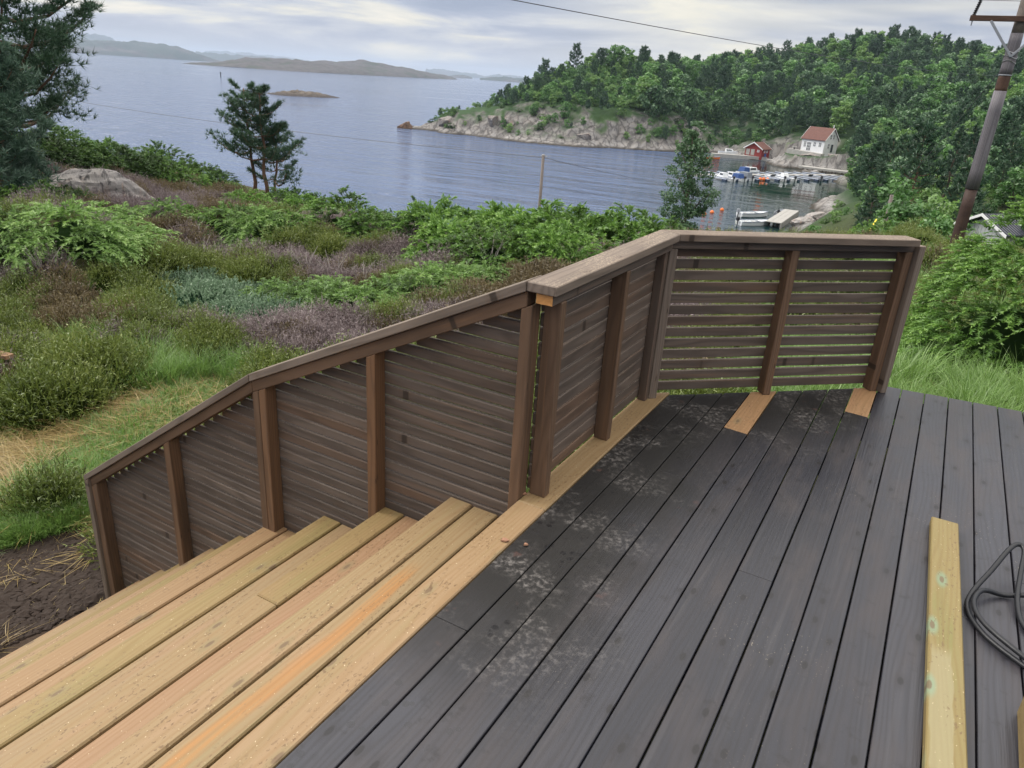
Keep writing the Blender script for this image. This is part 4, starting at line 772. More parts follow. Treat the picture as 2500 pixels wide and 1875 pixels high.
def broad_tree_mesh(H, Rr, ncl, nle, lsize, seed, base=.28, m='leaf', bark='bark', slim=1.0, r0=None):
    rg = np.random.default_rng(seed); n = 7; r0 = r0 or H * .02
    tp = [Vector((.03 * H * math.sin(i * 1.1 + seed), .03 * H * math.cos(i * .9 + seed * 2), H * .86 * i / (n - 1))) for i in range(n)]
    C, S = [], []
    while len(C) < ncl:
        t = rg.uniform(base, 1.0); w_ = math.sin(math.pi * min(max((t - base + .10) / (1.14 - base), 0), 1)) ** .65 * Rr * slim; a = rg.uniform(0, 6.283); q = rg.uniform(.25, 1) ** .6
        q *= .82 + .3 * math.sin(a * 2 + seed + t * 5); C.append([math.cos(a) * w_ * q, math.sin(a) * w_ * q, t * H * (0.93 + .07 * rg.uniform())]); S.append(rg.uniform(.16, .34) * Rr)
    C = np.array(C); S = np.array(S); limbs = []
    for i in range(0, ncl, max(1, ncl // 14)):
        k = int(min(max(C[i, 2] / (H * .86) - .22, .12), .95) * (n - 1)); limbs.append(([tp[k], tp[k].lerp(Vector(C[i]), .55) + Vector((0, 0, .03 * H)), Vector(C[i])], r0 * .35))
    d = unit(rg.normal(size=(ncl, nle, 3))); rad = rg.uniform(.35, 1.05, (ncl, nle, 1)) ** .5
    P = C[:, None] + d * rad * S[:, None, None] * np.array([1.15, 1.15, .72]); N = unit(d * .6 + np.array([0, 0, .55]) + rg.normal(0, .55, d.shape))
    V, F = leaves(P.reshape(-1, 3), N.reshape(-1, 3), lsize * rg.uniform(.6, 1.3, ncl * nle), rg)
    tint = np.clip(np.repeat(rg.uniform(.05, .8, ncl), nle) + rg.uniform(-.15, .2, ncl * nle), 0, 1)
    return trunk_mesh('trunk', M[bark], tp, r0, limbs), arr_mesh('crown', V, F, M[m], tint=np.repeat(tint, 4))

def place_tree(name, meshes, x, y, s, rz, label, cat, group=None, z=None, tilt=0.0):
    z = g1(x, y) - 0.05 if z is None else z
    e = bpy.data.objects.new(name, None); e.empty_display_size = .2
    W = Matrix.Translation((x, y, z)) @ Matrix.Rotation(rz, 4, 'Z') @ Matrix.Rotation(tilt, 4, 'X') @ Matrix.Scale(s, 4)
    link(e, None, W); tag(e, label, cat, group)
    for nm, me in zip(('trunk', 'crown'), meshes):
        o = bpy.data.objects.new(nm, me); COL.objects.link(o); o.parent = e; WM[o.name] = W
    return e
def place(name, me, x, y, s, rz, label, cat, group=None, dz=0.0, sz=1.0):
    z = g1(x, y) + dz; W = Matrix.Translation((x, y, z)) @ Matrix.Rotation(rz, 4, 'Z') @ Matrix.Diagonal((s, s, s * sz, 1))
    return obj(name, me, None, W, label=label, cat=cat, group=group)

def stuff_scatter(name, meshes, P, rot, scl, label):
    """uncountable ground cover: one object whose points each carry a tuft"""
    c = bpy.data.collections.new(name + '_tufts')
    for i, me in enumerate(meshes): o = bpy.data.objects.new('%s_tuft_%02d' % (name, i), me); c.objects.link(o)
    me = bpy.data.meshes.new(name); me.vertices.add(len(P)); me.vertices.foreach_set('co', np.asarray(P, np.float32).ravel())
    a = me.attributes.new('rot', 'FLOAT_VECTOR', 'POINT'); a.data.foreach_set('vector', np.asarray(rot, np.float32).ravel())
    a = me.attributes.new('scl', 'FLOAT', 'POINT'); a.data.foreach_set('value', np.asarray(scl, np.float32))
    a = me.attributes.new('idx', 'INT', 'POINT'); a.data.foreach_set('value', np.random.default_rng(len(P)).integers(0, len(meshes), len(P)).astype(np.int32))
    o = obj(name, me, kind='stuff', label=label)
    ng = bpy.data.node_groups.new(name, 'GeometryNodeTree'); ng.interface.new_socket('Geometry', in_out='INPUT', socket_type='NodeSocketGeometry'); ng.interface.new_socket('Geometry', in_out='OUTPUT', socket_type='NodeSocketGeometry')
    N = ng.nodes; L = ng.links; gi = N.new('NodeGroupInput'); go = N.new('NodeGroupOutput'); ip = N.new('GeometryNodeInstanceOnPoints'); ci = N.new('GeometryNodeCollectionInfo')
    ci.inputs['Collection'].default_value = c; ci.inputs['Separate Children'].default_value = True; ci.inputs['Reset Children'].default_value = True; ip.inputs['Pick Instance'].default_value = True
    def attr(nm, ty):
        n = N.new('GeometryNodeInputNamedAttribute'); n.data_type = ty; n.inputs['Name'].default_value = nm; return [s for s in n.outputs if s.enabled][0]
    L.new(gi.outputs[0], ip.inputs['Points']); L.new(ci.outputs[0], ip.inputs['Instance']); L.new(attr('idx', 'INT'), ip.inputs['Instance Index'])
    e2r = N.new('FunctionNodeEulerToRotation'); L.new(attr('rot', 'FLOAT_VECTOR'), e2r.inputs[0]); L.new(e2r.outputs[0], ip.inputs['Rotation']); L.new(attr('scl', 'FLOAT'), ip.inputs['Scale']); L.new(ip.outputs[0], go.inputs[0])
    md = o.modifiers.new('scatter', 'NODES'); md.node_group = ng
    return o

# ------------------------------------------------------------------ heath ground cover
def uv_of(x, y): return x * UX + y * UY, x * UY - y * UX
def off_deck(x, y):
    u, v = uv_of(x, y)
    return ~((v > -1.30) & (u < 3.64 + (v + 1.14) * 0.936 + 0.25) & (v < -.05)) & ~((v >= -.05) & (u < far_edge(v) + .12)) & ~((v > -4.85) & (v < -1.2) & (u < 2.80))
def polar(n, a0, a1, d0, d1, rg):
    a = rg.uniform(a0, a1, n); d = np.sqrt(rg.uniform(d0 ** 2, d1 ** 2, n)); return d * np.sin(a), d * np.cos(a)
rg = np.random.default_rng(21)
JUN = [(-18.52, 30.12, 1.23, 'dark'), (-89.12, 152.96, 1.23, 'dark'), (-85.23, 151.8, 1.14, 'juniper'), (-77.57, 144.2, 1.33, 'juniper'), (-70.39, 136.01, 1.23, 'juniper'), (-16.63, 33.48, 1.14, 'juniper'), (-15.1, 31.32, 1.04, 'dark'), (-14.01, 30.37, 1.14, 'juniper'), (-13.18, 29.73, 0.95, 'juniper'), (-12.65, 29.77, 1.04, 'juniper'), (-12.04, 29.83, 0.85, 'dark'), (-15.19, 22.94, 1.14, 'dark'), (-14.85, 23.53, 1.23, 'dark'), (-14.64, 24.39, 1.23, 'dark'), (-14.3, 24.97, 1.14, 'dark'), (-13.85, 25.4, 1.14, 'dark'), (-13.08, 25.09, 1.04, 'dark'), (-12.8, 25.77, 1.04, 'dark'), (-12.15, 25.72, 1.04, 'juniper'), (-11.76, 26.08, 0.95, 'juniper'), (-14.43, 29.15, 1.04, 'juniper'), (-16.78, 30.24, 1.23, 'juniper'), (-16.01, 22.95, 1.14, 'dark'), (-14.26, 19.56, 1.14, 'dark'), (-13.19, 19.02, 0.76, 'juniper'), (-12.79, 19.3, 0.71, 'dark'), (-12.34, 19.44, 0.62, 'juniper'), (-11.25, 16.43, 0.57, 'juniper'), (-10.74, 16.51, 0.57, 'juniper'), (-10.67, 17.35, 0.57, 'dark'), (-10.04, 16.82, 0.57, 'dark'), (-11.06, 15.5, 0.57, 'juniper'), (-11.18, 27.21, 0.85, 'dark'), (-10.44, 26.81, 0.66, 'juniper'), (-9.71, 27.08, 0.57, 'juniper'), (-9.66, 30.12, 0.76, 'juniper'), (-9.02, 30.13, 0.95, 'juniper'), (-8.19, 29.83, 1.04, 'juniper'), (-7.49, 30.37, 0.95, 'juniper'), (-6.69, 30.2, 1.04, 'juniper'), (-5.43, 28.09, 0.85, 'juniper'), (-10.2, 32.44, 0.45, 'upright'), (-27.57, 100.54, 0.55, 'upright'), (-21.8, 94.48, 0.5, 'upright'), (-10.15, 33.26, 0.55, 'upright'), (-12.38, 30.47, 0.5, 'upright'), (-15.94, 88.26, 0.5, 'upright'), (-8.74, 26.42, 0.95, 'juniper'), (-7.69, 25.63, 0.95, 'juniper'), (-6.72, 24.99, 0.95, 'juniper'), (-8.64, 24.24, 0.85, 'juniper'), (-9.32, 24.45, 0.76, 'juniper'), (-4.2, 17.21, 1.03, 'juniper'), (-7.5, 22.59, 0.76, 'juniper'), (-3.36, 16.32, 0.92, 'juniper'), (-3.97, 23.61, 0.95, 'dark'), (-3.64, 25.48, 0.9, 'upright'), (-2.43, 16.3, 0.85, 'dark'), (-1.92, 16.37, 1.15, 'juniper'), (-1.95, 21.93, 1.26, 'juniper'), (-1.31, 21.85, 1.26, 'juniper'), (-0.58, 18.41, 1.26, 'juniper'), (-0.05, 17.72, 1.26, 'juniper'), (0.44, 17.22, 1.26, 'juniper'), (0.91, 16.64, 1.26, 'juniper'), (1.33, 15.97, 1.26, 'juniper'), (1.78, 15.93, 1.26, 'juniper'), (2.26, 16.14, 1.15, 'juniper'), (2.81, 16.71, 1.15, 'juniper'), (3.23, 16.73, 1.03, 'juniper'), (-1.56, 14.99, 1.03, 'juniper'), (-1.05, 14.62, 1.03, 'juniper'), (-0.56, 14.09, 1.03, 'juniper'), (-0.11, 13.71, 1.03, 'juniper'), (0.33, 13.63, 0.92, 'juniper'), (0.76, 13.69, 1.03, 'juniper'), (1.2, 13.73, 1.03, 'juniper'), (-6.93, 86.95, 0.76, 'dark'), (-4.17, 86.64, 0.7, 'upright'), (-0.41, 25.31, 0.6, 'upright'), (0.93, 22.87, 0.65, 'upright'), (1.82, 21.45, 0.6, 'upright'), (2.57, 18.87, 0.5, 'upright'), (-8.03, 16.81, 1.05, 'light'), (-8.8, 17.74, 0.57, 'juniper'), (-7.59, 17.01, 0.57, 'juniper'), (-6.2, 16.18, 1.35, 'light'), (-5.64, 16.18, 1.35, 'light'), (-8.27, 11.91, 0.9, 'light'), (-8.55, 12.11, 0.75, 'light'), (-7.71, 12.56, 1.2, 'light'), (-8.87, 15.33, 1.05, 'light'), (-8.67, 15.79, 1.05, 'light'), (-7.45, 12.34, 0.9, 'light'), (-7.31, 13.08, 0.9, 'light'), (-7.84, 12.67, 0.47, 'juniper'), (-6.79, 16.36, 0.66, 'juniper'), (-5.13, 16.35, 0.76, 'juniper'), (-4.15, 12.06, 0.83, 'light'), (-3.57, 11.45, 0.9, 'light'), (-3.05, 10.92, 0.9, 'light'), (-2.78, 11.26, 0.9, 'light'), (-2.34, 10.97, 0.9, 'light'), (-1.93, 10.67, 0.75, 'light'), (-1.68, 11.35, 0.9, 'light'), (-1.48, 12.1, 0.9, 'light'), (-1.17, 12.55, 0.9, 'light'), (-0.82, 12.65, 0.9, 'light'), (-0.48, 12.39, 0.75, 'light'), (-1.99, 14.03, 0.75, 'light'), (-3.23, 12.48, 0.75, 'light'), (-2.23, 11.92, 0.75, 'light'), (-5.79, 12.26, 0.94, 'bilberry'), (-5.13, 11.36, 0.94, 'bilberry'), (-5.01, 11.8, 0.88, 'bilberry'), (-4.28, 10.71, 0.94, 'bilberry'), (-4.09, 10.99, 0.88, 'bilberry'), (-5.67, 12.82, 0.88, 'bilberry'), (-3.72, 10.13, 0.75, 'bilberry'), (-3.47, 10.41, 0.75, 'bilberry'), (-4.7, 12.48, 0.75, 'bilberry')]
X, Y = polar(46000, -0.90, 0.30, 4.5, 30.0, rg); Dd = np.hypot(X, Y)
keep = off_deck(X, Y) & (rg.uniform(0, 1, len(X)) < np.clip((13.0 / Dd) ** 1.3, 0.25, 1.0)) & ~in_poly(X, Y, DIRT); X, Y, Dd = X[keep], Y[keep], Dd[keep]
JP = np.array([(a, b, c * (.75 if k_ != 'upright' else .3)) for a, b, c, k_ in JUN])
free = np.min(np.hypot(X[:, None] - JP[:, 0], Y[:, None] - JP[:, 1]) / JP[:, 2], 1) > 1.0; X, Y, Dd = X[free], Y[free], Dd[free]
mown = in_poly(X, Y, MOWN)
pgrey = np.clip((fbm(X * .42, Y * .42, 3, 5) - .48) * 8, 0, 1) * .8; pgreen = np.clip((fbm(X * .35 + 9, Y * .35, 3, 6) - .52) * 8, 0, 1)
for poly in [[(-8.75, 12.07), (-7.48, 11.95), (-7.04, 11.32), (-7.84, 10.6)], [(-4.58, 14.18), (-4.04, 14.96), (-2.57, 15.28), (-1.93, 13.57), (-3.11, 12.0)], [(-1.51, 14.58), (-0.35, 16.11), (-0.19, 13.56), (-1.08, 12.92)], [(-7.43, 13.01), (-7.04, 15.72), (-6.53, 14.93), (-7.08, 12.46)], [(-5.8, 15.03), (-4.68, 15.14), (-4.09, 13.74), (-5.18, 13.8)], [(-2.36, 14.06), (-1.51, 14.58), (-1.15, 12.7), (-1.9, 12.25)]]: pgrey = np.where(in_poly(X, Y, poly), .90, pgrey)
for poly in (GREENZ2 := [[(-7.76, 11.21), (-6.47, 12.61), (-5.33, 10.82), (-3.91, 9.92), (-3.03, 7.53), (-5.16, 6.62), (-7.52, 10.12)]]): k = in_poly(X, Y, poly); pgrey = np.where(k, .04, pgrey); pgreen = np.where(k, .90, pgreen)
pgrass = 0.03 + 0 * X
for poly in [[(-4.79, 8.5), (-4.07, 8.75), (-3.01, 8.4), (-3.04, 7.29), (-3.83, 7.11)], [(-5.86, 7.66), (-4.79, 6.95), (-5.16, 6.62)], [(-6.35, 9.32), (-5.63, 9.63), (-5.01, 8.69), (-5.65, 8.29)]]: k = in_poly(X, Y, poly); pgrass = np.where(k, .85, pgrass)
for poly in GREENZ2: pgrass = np.where(in_poly(X, Y, poly), np.maximum(pgrass, .22), pgrass)
r1 = rg.uniform(0, 1, len(X)); r2 = np.clip((fbm(X * 1.15, Y * 1.15, 2, 15) - .5) * 1.9 + .5 + rg.normal(0, .10, len(X)), 0, 1); r3 = np.clip((fbm(X * 1.1 + 40, Y * 1.1, 2, 16) - .5) * 1.9 + .5 + rg.normal(0, .10, len(X)), 0, 1)
near9 = Dd < 8.8; pgrey = np.where(near9, 0.0, pgrey); pgreen = np.where(near9, .9, pgreen); pgrass = np.where(near9, np.maximum(pgrass, .30), pgrass)
pgreen = np.where(Dd > 10.3, pgreen * .62, pgreen)
cls = np.where(mown, 9, np.where(r1 < pgrass, 3, np.where(r2 < pgrey, 2, np.where(r3 < pgreen, 0, 1))))
# the right-hand verge beyond the deck and behind the far panel
Xr, Yr = polar(5200, 0.28, 0.95, 4.6, 26.0, rg); k = off_deck(Xr, Yr); Xr, Yr = Xr[k], Yr[k]; Dr_ = np.hypot(Xr, Yr)
cr = np.where((rg.uniform(0, 1, len(Xr)) < .62) | (Dr_ < 9.5), 3, np.where(rg.uniform(0, 1, len(Xr)) < .7, 0, 1))
X = np.concatenate([X, Xr]); Y = np.concatenate([Y, Yr]); Dd = np.concatenate([Dd, Dr_]); cls = np.concatenate([cls, cr]); Z = gz(X, Y)
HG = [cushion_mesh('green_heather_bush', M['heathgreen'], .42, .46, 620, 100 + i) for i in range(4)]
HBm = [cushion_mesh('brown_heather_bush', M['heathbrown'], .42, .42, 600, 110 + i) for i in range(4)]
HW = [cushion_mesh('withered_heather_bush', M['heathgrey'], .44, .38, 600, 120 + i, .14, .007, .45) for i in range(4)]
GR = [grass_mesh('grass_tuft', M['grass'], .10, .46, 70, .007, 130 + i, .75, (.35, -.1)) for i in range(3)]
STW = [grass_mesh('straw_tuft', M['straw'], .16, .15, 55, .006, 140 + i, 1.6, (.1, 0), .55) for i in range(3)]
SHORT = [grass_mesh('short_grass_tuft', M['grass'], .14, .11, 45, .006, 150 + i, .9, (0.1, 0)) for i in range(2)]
def do_scatter(name, meshes, k, s0, s1, label, dz=0.0, grow=0.010):
    n = int(k.sum()); 
    if n == 0: return
    P = np.stack([X[k], Y[k], Z[k] + dz], 1); rot = np.stack([rg.normal(0, .12, n), rg.normal(0, .12, n), rg.uniform(0, 6.283, n)], 1)
    stuff_scatter(name, meshes, P, rot, rg.uniform(s0, s1, n) * (.72 + .55 * fbm(X[k] * 1.3, Y[k] * 1.3, 2, 33)) * (1 + np.clip(Dd[k] - 9, 0, 30) * grow), label)
thin = rg.uniform(0, 1, len(X)) < .21
def hcl(c): return (cls == c) & thin
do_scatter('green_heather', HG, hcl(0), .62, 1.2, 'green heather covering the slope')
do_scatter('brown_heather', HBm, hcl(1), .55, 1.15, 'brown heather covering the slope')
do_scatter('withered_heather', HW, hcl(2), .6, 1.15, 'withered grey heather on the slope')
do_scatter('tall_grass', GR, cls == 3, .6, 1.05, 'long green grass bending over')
# mown straw, short grass and a little litter on the bare soil
xs, ys = polar(90000, -0.98, -.25, 4.6, 11.5, rg); k = in_poly(xs, ys, MOWN) & off_deck(xs, ys); k2 = in_poly(xs, ys, DIRT) & (uv_of(xs, ys)[1] < -4.42) & (rg.uniform(0, 1, len(xs)) < .05); k2 &= rg.uniform(0, 1, len(xs)) < .13; isd = k2[k | k2]; k = k | k2; xs, ys = xs[k], ys[k]
gp = fbm(xs * 1.6, ys * 1.6, 3, 77) + rg.uniform(-.12, .12, len(xs)) + isd * .5; X, Y, Z, Dd = xs, ys, gz(xs, ys), np.hypot(xs, ys)
do_scatter('mown_straw', STW, gp > .50, .55, 1.1, 'mown yellow straw lying on the ground', 0.01, 0); do_scatter('short_grass', SHORT, gp <= .50, .8, 1.5, 'short green grass between the mown straw', 0, 0)
def clod(seed):
    rd = np.random.default_rng(seed); bm = bmesh.new(); bmesh.ops.create_icosphere(bm, subdivisions=2, radius=.05)
    for v in bm.verts: v.co = v.co * float(rd.uniform(.6, 1.25)); v.co.z *= .6
    me = bpy.data.meshes.new('soil_clod'); bm.to_mesh(me); bm.free(); me.materials.append(M['soil']); return me
def off_steps(x, y): u, v = uv_of(x, y); return ~((v > -4.40) & (u < 2.45))
xs, ys = polar(40000, -1.25, -.45, 2.6, 7.0, rg); k = in_poly(xs, ys, DIRT) & off_steps(xs, ys); X, Y, Z, Dd = xs[k], ys[k], gz(xs[k], ys[k]), np.hypot(xs[k], ys[k])
do_scatter('soil_clods', [clod(1), clod(2), clod(3)], rg.uniform(0, 1, len(X)) < .85, .25, 1.3, 'loose dark clods of bare soil', 0, 0)
xs, ys = polar(9000, -0.98, -.45, 4.0, 7.0, rg); g = np.array([(-3.52, 4.92, 0.2), (-3.67, 4.8, 0.2), (-3.68, 5.0, 0.2), (-3.84, 4.75, 0.2), (-3.53, 5.12, 0.15)]); near = np.min(np.hypot(xs[:, None] - g[:, 0], ys[:, None] - g[:, 1]) / g[:, 2], 1) < rg.uniform(.5, 1, len(xs)); near &= off_deck(xs, ys)
X, Y, Z, Dd = xs[near], ys[near], gz(xs[near], ys[near]), np.hypot(xs[near], ys[near]); do_scatter('meadow_grass', GR, np.ones(len(X), bool), .34, .6, 'bright grass clump beside the bare soil')
# verge of long grass at the far right corner of the deck
us = rg.uniform(4.85, 6.6, 1300); vs = rg.uniform(-.5, 2.6, 1300); X = us * UX + vs * UY; Y = us * UY - vs * UX; k = off_deck(X, Y); X, Y = X[k], Y[k]; Z = gz(X, Y); Dd = np.hypot(X, Y)
do_scatter('verge_grass', GR + [STW[0]], rg.uniform(0, 1, len(X)) < .75, .35, .65, 'long grass at the far edge of the deck')

# ------------------------------------------------------------------ junipers and other shrubs on the heath
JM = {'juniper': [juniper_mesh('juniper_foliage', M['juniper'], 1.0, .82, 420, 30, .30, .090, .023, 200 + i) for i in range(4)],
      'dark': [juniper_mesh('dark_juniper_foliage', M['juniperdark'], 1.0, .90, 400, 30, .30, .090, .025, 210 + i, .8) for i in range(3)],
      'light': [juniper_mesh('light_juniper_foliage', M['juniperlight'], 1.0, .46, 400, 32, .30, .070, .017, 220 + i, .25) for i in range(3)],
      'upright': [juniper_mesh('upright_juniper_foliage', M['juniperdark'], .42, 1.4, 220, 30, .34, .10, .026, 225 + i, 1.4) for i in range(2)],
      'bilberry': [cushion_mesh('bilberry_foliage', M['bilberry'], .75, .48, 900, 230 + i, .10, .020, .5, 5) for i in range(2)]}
JL = {'juniper': ('juniper_bush', 'spreading bright green juniper bush on the heath slope', 'bush', 'green junipers on the heath slope'),
      'dark': ('juniper_bush', 'dense dark green juniper bush on the left hillside above the sea', 'bush', 'dark junipers on the hillside'),
      'light': ('creeping_juniper', 'low creeping juniper with pale green sprays among the heather', 'bush', 'pale creeping junipers among the heather'),
      'upright': ('juniper_bush', 'upright dark juniper sticking up along the ridge before the water', 'bush', 'upright junipers on the ridge'),
      'bilberry': ('bilberry_bush', 'blue green bog bilberry patch among the heather in mid slope', 'bush', 'blue green bilberry patches')}
rj = random.Random(5)
for x, y, s, kd in JUN:
    nm, lb, cat, gp_ = JL[kd]
    a_ = math.atan2(x, y); d_ = math.hypot(x, y)
    zx = 'at the left edge' if a_ < -.56 else 'by the rock outcrop' if a_ < -.44 else 'left of the pine trio' if a_ < -.355 else 'below the pine trio' if a_ < -.26 else 'right of the pine trio' if a_ < -.15 else 'in front of the grey post' if a_ < .06 else 'behind the railing corner'
    zd = ', on the ridge' if d_ > 26 else ', in the back row' if d_ > 19.5 else ', midway down' if d_ > 14 else ', nearest the railing'
    lb = {'juniper': 'spreading bright green juniper ', 'dark': 'dense dark green juniper ', 'light': 'low pale creeping juniper ', 'upright': 'upright dark juniper ', 'bilberry': 'blue green bilberry patch '}[kd] + zx + zd; gp_ = gp_ + ' ' + zx + zd.replace(',', '')
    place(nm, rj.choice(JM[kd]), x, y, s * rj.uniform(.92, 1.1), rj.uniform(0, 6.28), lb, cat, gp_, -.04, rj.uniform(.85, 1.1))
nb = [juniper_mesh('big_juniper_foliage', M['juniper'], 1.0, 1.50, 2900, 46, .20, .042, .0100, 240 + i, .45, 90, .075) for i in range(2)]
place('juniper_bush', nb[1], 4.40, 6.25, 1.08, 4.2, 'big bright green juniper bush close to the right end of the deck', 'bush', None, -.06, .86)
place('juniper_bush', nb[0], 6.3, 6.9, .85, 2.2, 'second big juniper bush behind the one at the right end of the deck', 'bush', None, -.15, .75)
tag(obj('bramble_stems', trunk_mesh('bramble_stems', M['deadwood'], [Vector((-13.2, 19.2, g1(-13.2, 19.2))), Vector((-12.9, 18.9, -1.5)), Vector((-12.4, 18.6, -1.7))], .03, [([Vector((-13.0, 19.0, -1.6)), Vector((-12.6, 18.7, -1.25)), Vector((-12.1, 18.5, -1.35))], .02), ([Vector((-12.9, 18.9, -1.5)), Vector((-12.3, 18.5, -1.9)), Vector((-11.9, 18.3, -2.1))], .015)])), 'bare silvery dead branch poking out under the left pine', 'branch')
for i, (x, y) in enumerate([(-6.2, 14.11), (-4.09, 13.74), (-3.45, 13.35), (-0.54, 13.55), (-2.72, 12.38), (-4.46, 13.79), (-7.55, 11.35)]):
    z = g1(x, y); b = MB(); rd = random.Random(i)
    for k in range(9):
        a = rd.uniform(0, 6.28); h = rd.uniform(.35, .7); p = [Vector((x, y, z)), Vector((x + .12 * math.cos(a), y + .12 * math.sin(a), z + h * .6)), Vector((x + .25 * math.cos(a) + rd.uniform(-.1, .1), y + .25 * math.sin(a), z + h))]; b.tube(p, [.008, .006, .003], 4)
    b.build('dead_heather_bush', M['deadwood'], label='bare silvery dead twiggy bush standing in the heather', cat='bush', group='bare dead twigs in the heather')

# ------------------------------------------------------------------ rocks
def boulder(name, size, seed, m, flat=0.0):
    bm = bmesh.new(); bmesh.ops.create_icosphere(bm, subdivisions=5, radius=1.0); rd = np.random.default_rng(seed)
    P = np.array([v.co for v in bm.verts]); P = P * (1 + .25 * (fbm(P[:, 0] * 1.3 + seed, P[:, 1] * 1.3 + P[:, 2], 2, seed)[:, None] - .5))
    for c, o in zip(unit(rd.normal(size=(17, 3)) * np.array([1, 1, .8])), rd.uniform(.50, .86, 17)):
        e = P @ c - o; P = P - np.where(e > 0, e * .93, 0)[:, None] * c
    led = np.abs(((P[:, 2] * 3.1 + P[:, 0] * .9 + fbm(P[:, 0] * 2, P[:, 1] * 2, 2, seed)) % 1) - .5); ck = np.abs(fbm(P[:, 0] * 2.4 + seed, P[:, 1] * 2.4 - P[:, 2] * 1.1, 3, seed + 3) - .5)
    P = P * (1 + (.05 * np.minimum(led * 4, 1) + .16 * np.minimum(ck * 5, .5) - .10 + .09 * (fbm(P[:, 0] * 7, P[:, 1] * 7 + P[:, 2] * 5, 3, seed + 9) - .5))[:, None])
    for v, p in zip(bm.verts, P): v.co = Vector((p[0] * size[0], p[1] * size[1], p[2] * size[2]))
    me = bpy.data.meshes.new(name); bm.to_mesh(me); bm.free(); me.materials.append(m); return me
def put_rock(x, y, size, seed, rz, label, m='rock', dz=0.0, group=None, z=None):
    W = Matrix.Translation((x, y, (g1(x, y) if z is None else z) + dz)) @ Matrix.Rotation(rz, 4, 'Z'); return obj('rock', boulder('rock', size, seed, M[m]), None, W, label=label, cat='rock', group=group)
put_rock(-11.55, 20.0, (1.75, 1.1, 1.15), 4, .5, 'big pale granite outcrop with rusty streaks on the left slope', dz=.18)
put_rock(-10.55, 20.6, (.42, .35, .36), 8, .2, 'rounded grey boulder touching the right end of the outcrop', dz=.1)
put_rock(*(-8.94, 21.35), (.22, .18, .16), 5, .1, 'small pale rounded stone lying among the junipers', dz=.08); put_rock(*(-8.62, 21.49), (.40, .26, .20), 6, .6, 'dull grey stone beside the small pale one', dz=.06); put_rock(*(-7.98, 15.16), (.75, .3, .10), 7, .3, 'flat bare rock slab showing through the heather', dz=.06)
# ------------------------------------------------------------------ pines and the slender tree near the house
cyl = lambda w0, w1: (lambda t: w0 + (w1 - w0) * t)
pA = pine_tree_mesh(4.2, lambda t: .36 * (1 - .66 * max(t - .40, 0) / .60), 26, 40, 9, .17, .024, 301, .40, (-.06, .0), .22, whorl=4, thick=.03)
pB = pine_tree_mesh(4.4, lambda t: .30 * (1 - .66 * max(t - .35, 0) / .65), 28, 40, 9, .17, .024, 302, .36, (-.02, .02), .22, whorl=4, thick=.03)
pC = pine_tree_mesh(3.1, lambda t: .58 * (1 - .55 * max(t - .2, 0) / .8), 18, 52, 9, .17, .024, 303, .24, (.12, .0), .08, whorl=3, thick=.028)
for me, (x, y), rz, lb in zip((pA, pB, pC), [(-11.32, 31.53), (-10.74, 31.2), (-10.66, 32.08)], (0.6, 0.2, -.5), ('left tree of the pine trio standing before the open water', 'tallest middle tree of the pine trio standing before the open water', 'right tree of the pine trio, with low spreading limbs')):
    place_tree('pine_tree', me, x, y, 1.0, rz, lb, 'pine tree', 'pines standing on the ridge above the sea')
pL = pine_tree_mesh(7.6, lambda t: .33 * (1 - .30 * max(t - .22, 0) / .78), 52, 140, 12, .20, .021, 310, .22, (.06, .0), .10, whorl=5, thick=.028)
place_tree('pine_tree', pL, -13.85, 20.1, 1.0, 1.1, 'tall dark pine at the left edge reaching above the frame', 'pine tree')
pS = pine_tree_mesh(3.4, lambda t: .42 * (1 - .6 * t), 46, 70, 11, .19, .022, 311, .05, (0, 0), .3, 'paleneedle')
place_tree('pine_tree', pS, -11.9, 16.9, 1.0, .3, 'young pale blue green pine below the tall pine at the left edge', 'pine tree')
bT = broad_tree_mesh(5.2, .92, 150, 110, .075, 320, .10, 'leafdark')
place_tree('slender_tree', bT, *(6.25, 29.34), 1.0, .4, 'slender dark leafed tree rising behind the railing before the bay', 'tree', 'trees by the railing')
bB = broad_tree_mesh(2.6, .8, 50, 46, .07, 330, .05, 'leaflight', 'birchbark')
place_tree('birch_sapling', bB, *(-79.27, 147.48), 1.0, .4, 'feathery light green birch sapling on the left ridge', 'tree')

# ------------------------------------------------------------------ woods round the bay
FB = [broad_tree_mesh(9.0, 3.0 + .4 * (i % 3), 46, 34, .62, 400 + i, .18, ('leaf', 'leafdark', 'leaf', 'leaflight', 'leaf', 'leafdark')[i], ('bark', 'bark', 'birchbark')[i % 3]) for i in range(6)]
FP = [pine_tree_mesh(10.0, (lambda t: .27 * (1 - .68 * max(t - .35, 0) / .65)), 34, 15, 5, .75, .17, 420 + i, (.34, .2, .42, .28)[i], (.03, .02), .28) for i in range(4)]
FS = [pine_tree_mesh(11.5, (lambda t: .25 * (1.02 - t) + .01), 46, 11, 5, .70, .16, 440 + i, .06, (0, 0), -.10, 'spruce', None, 'bark', .12) for i in range(2)]
def house_clear(x, y):
    a = np.arctan2(x, y); d = np.hypot(x, y)
    return ((a > .2905) & (a < .392) & (d > 60) & (d < 236)) | (np.hypot(x - 72, y - 231) < 8) | (np.hypot(x - 83.5, y - 222) < 6.8)
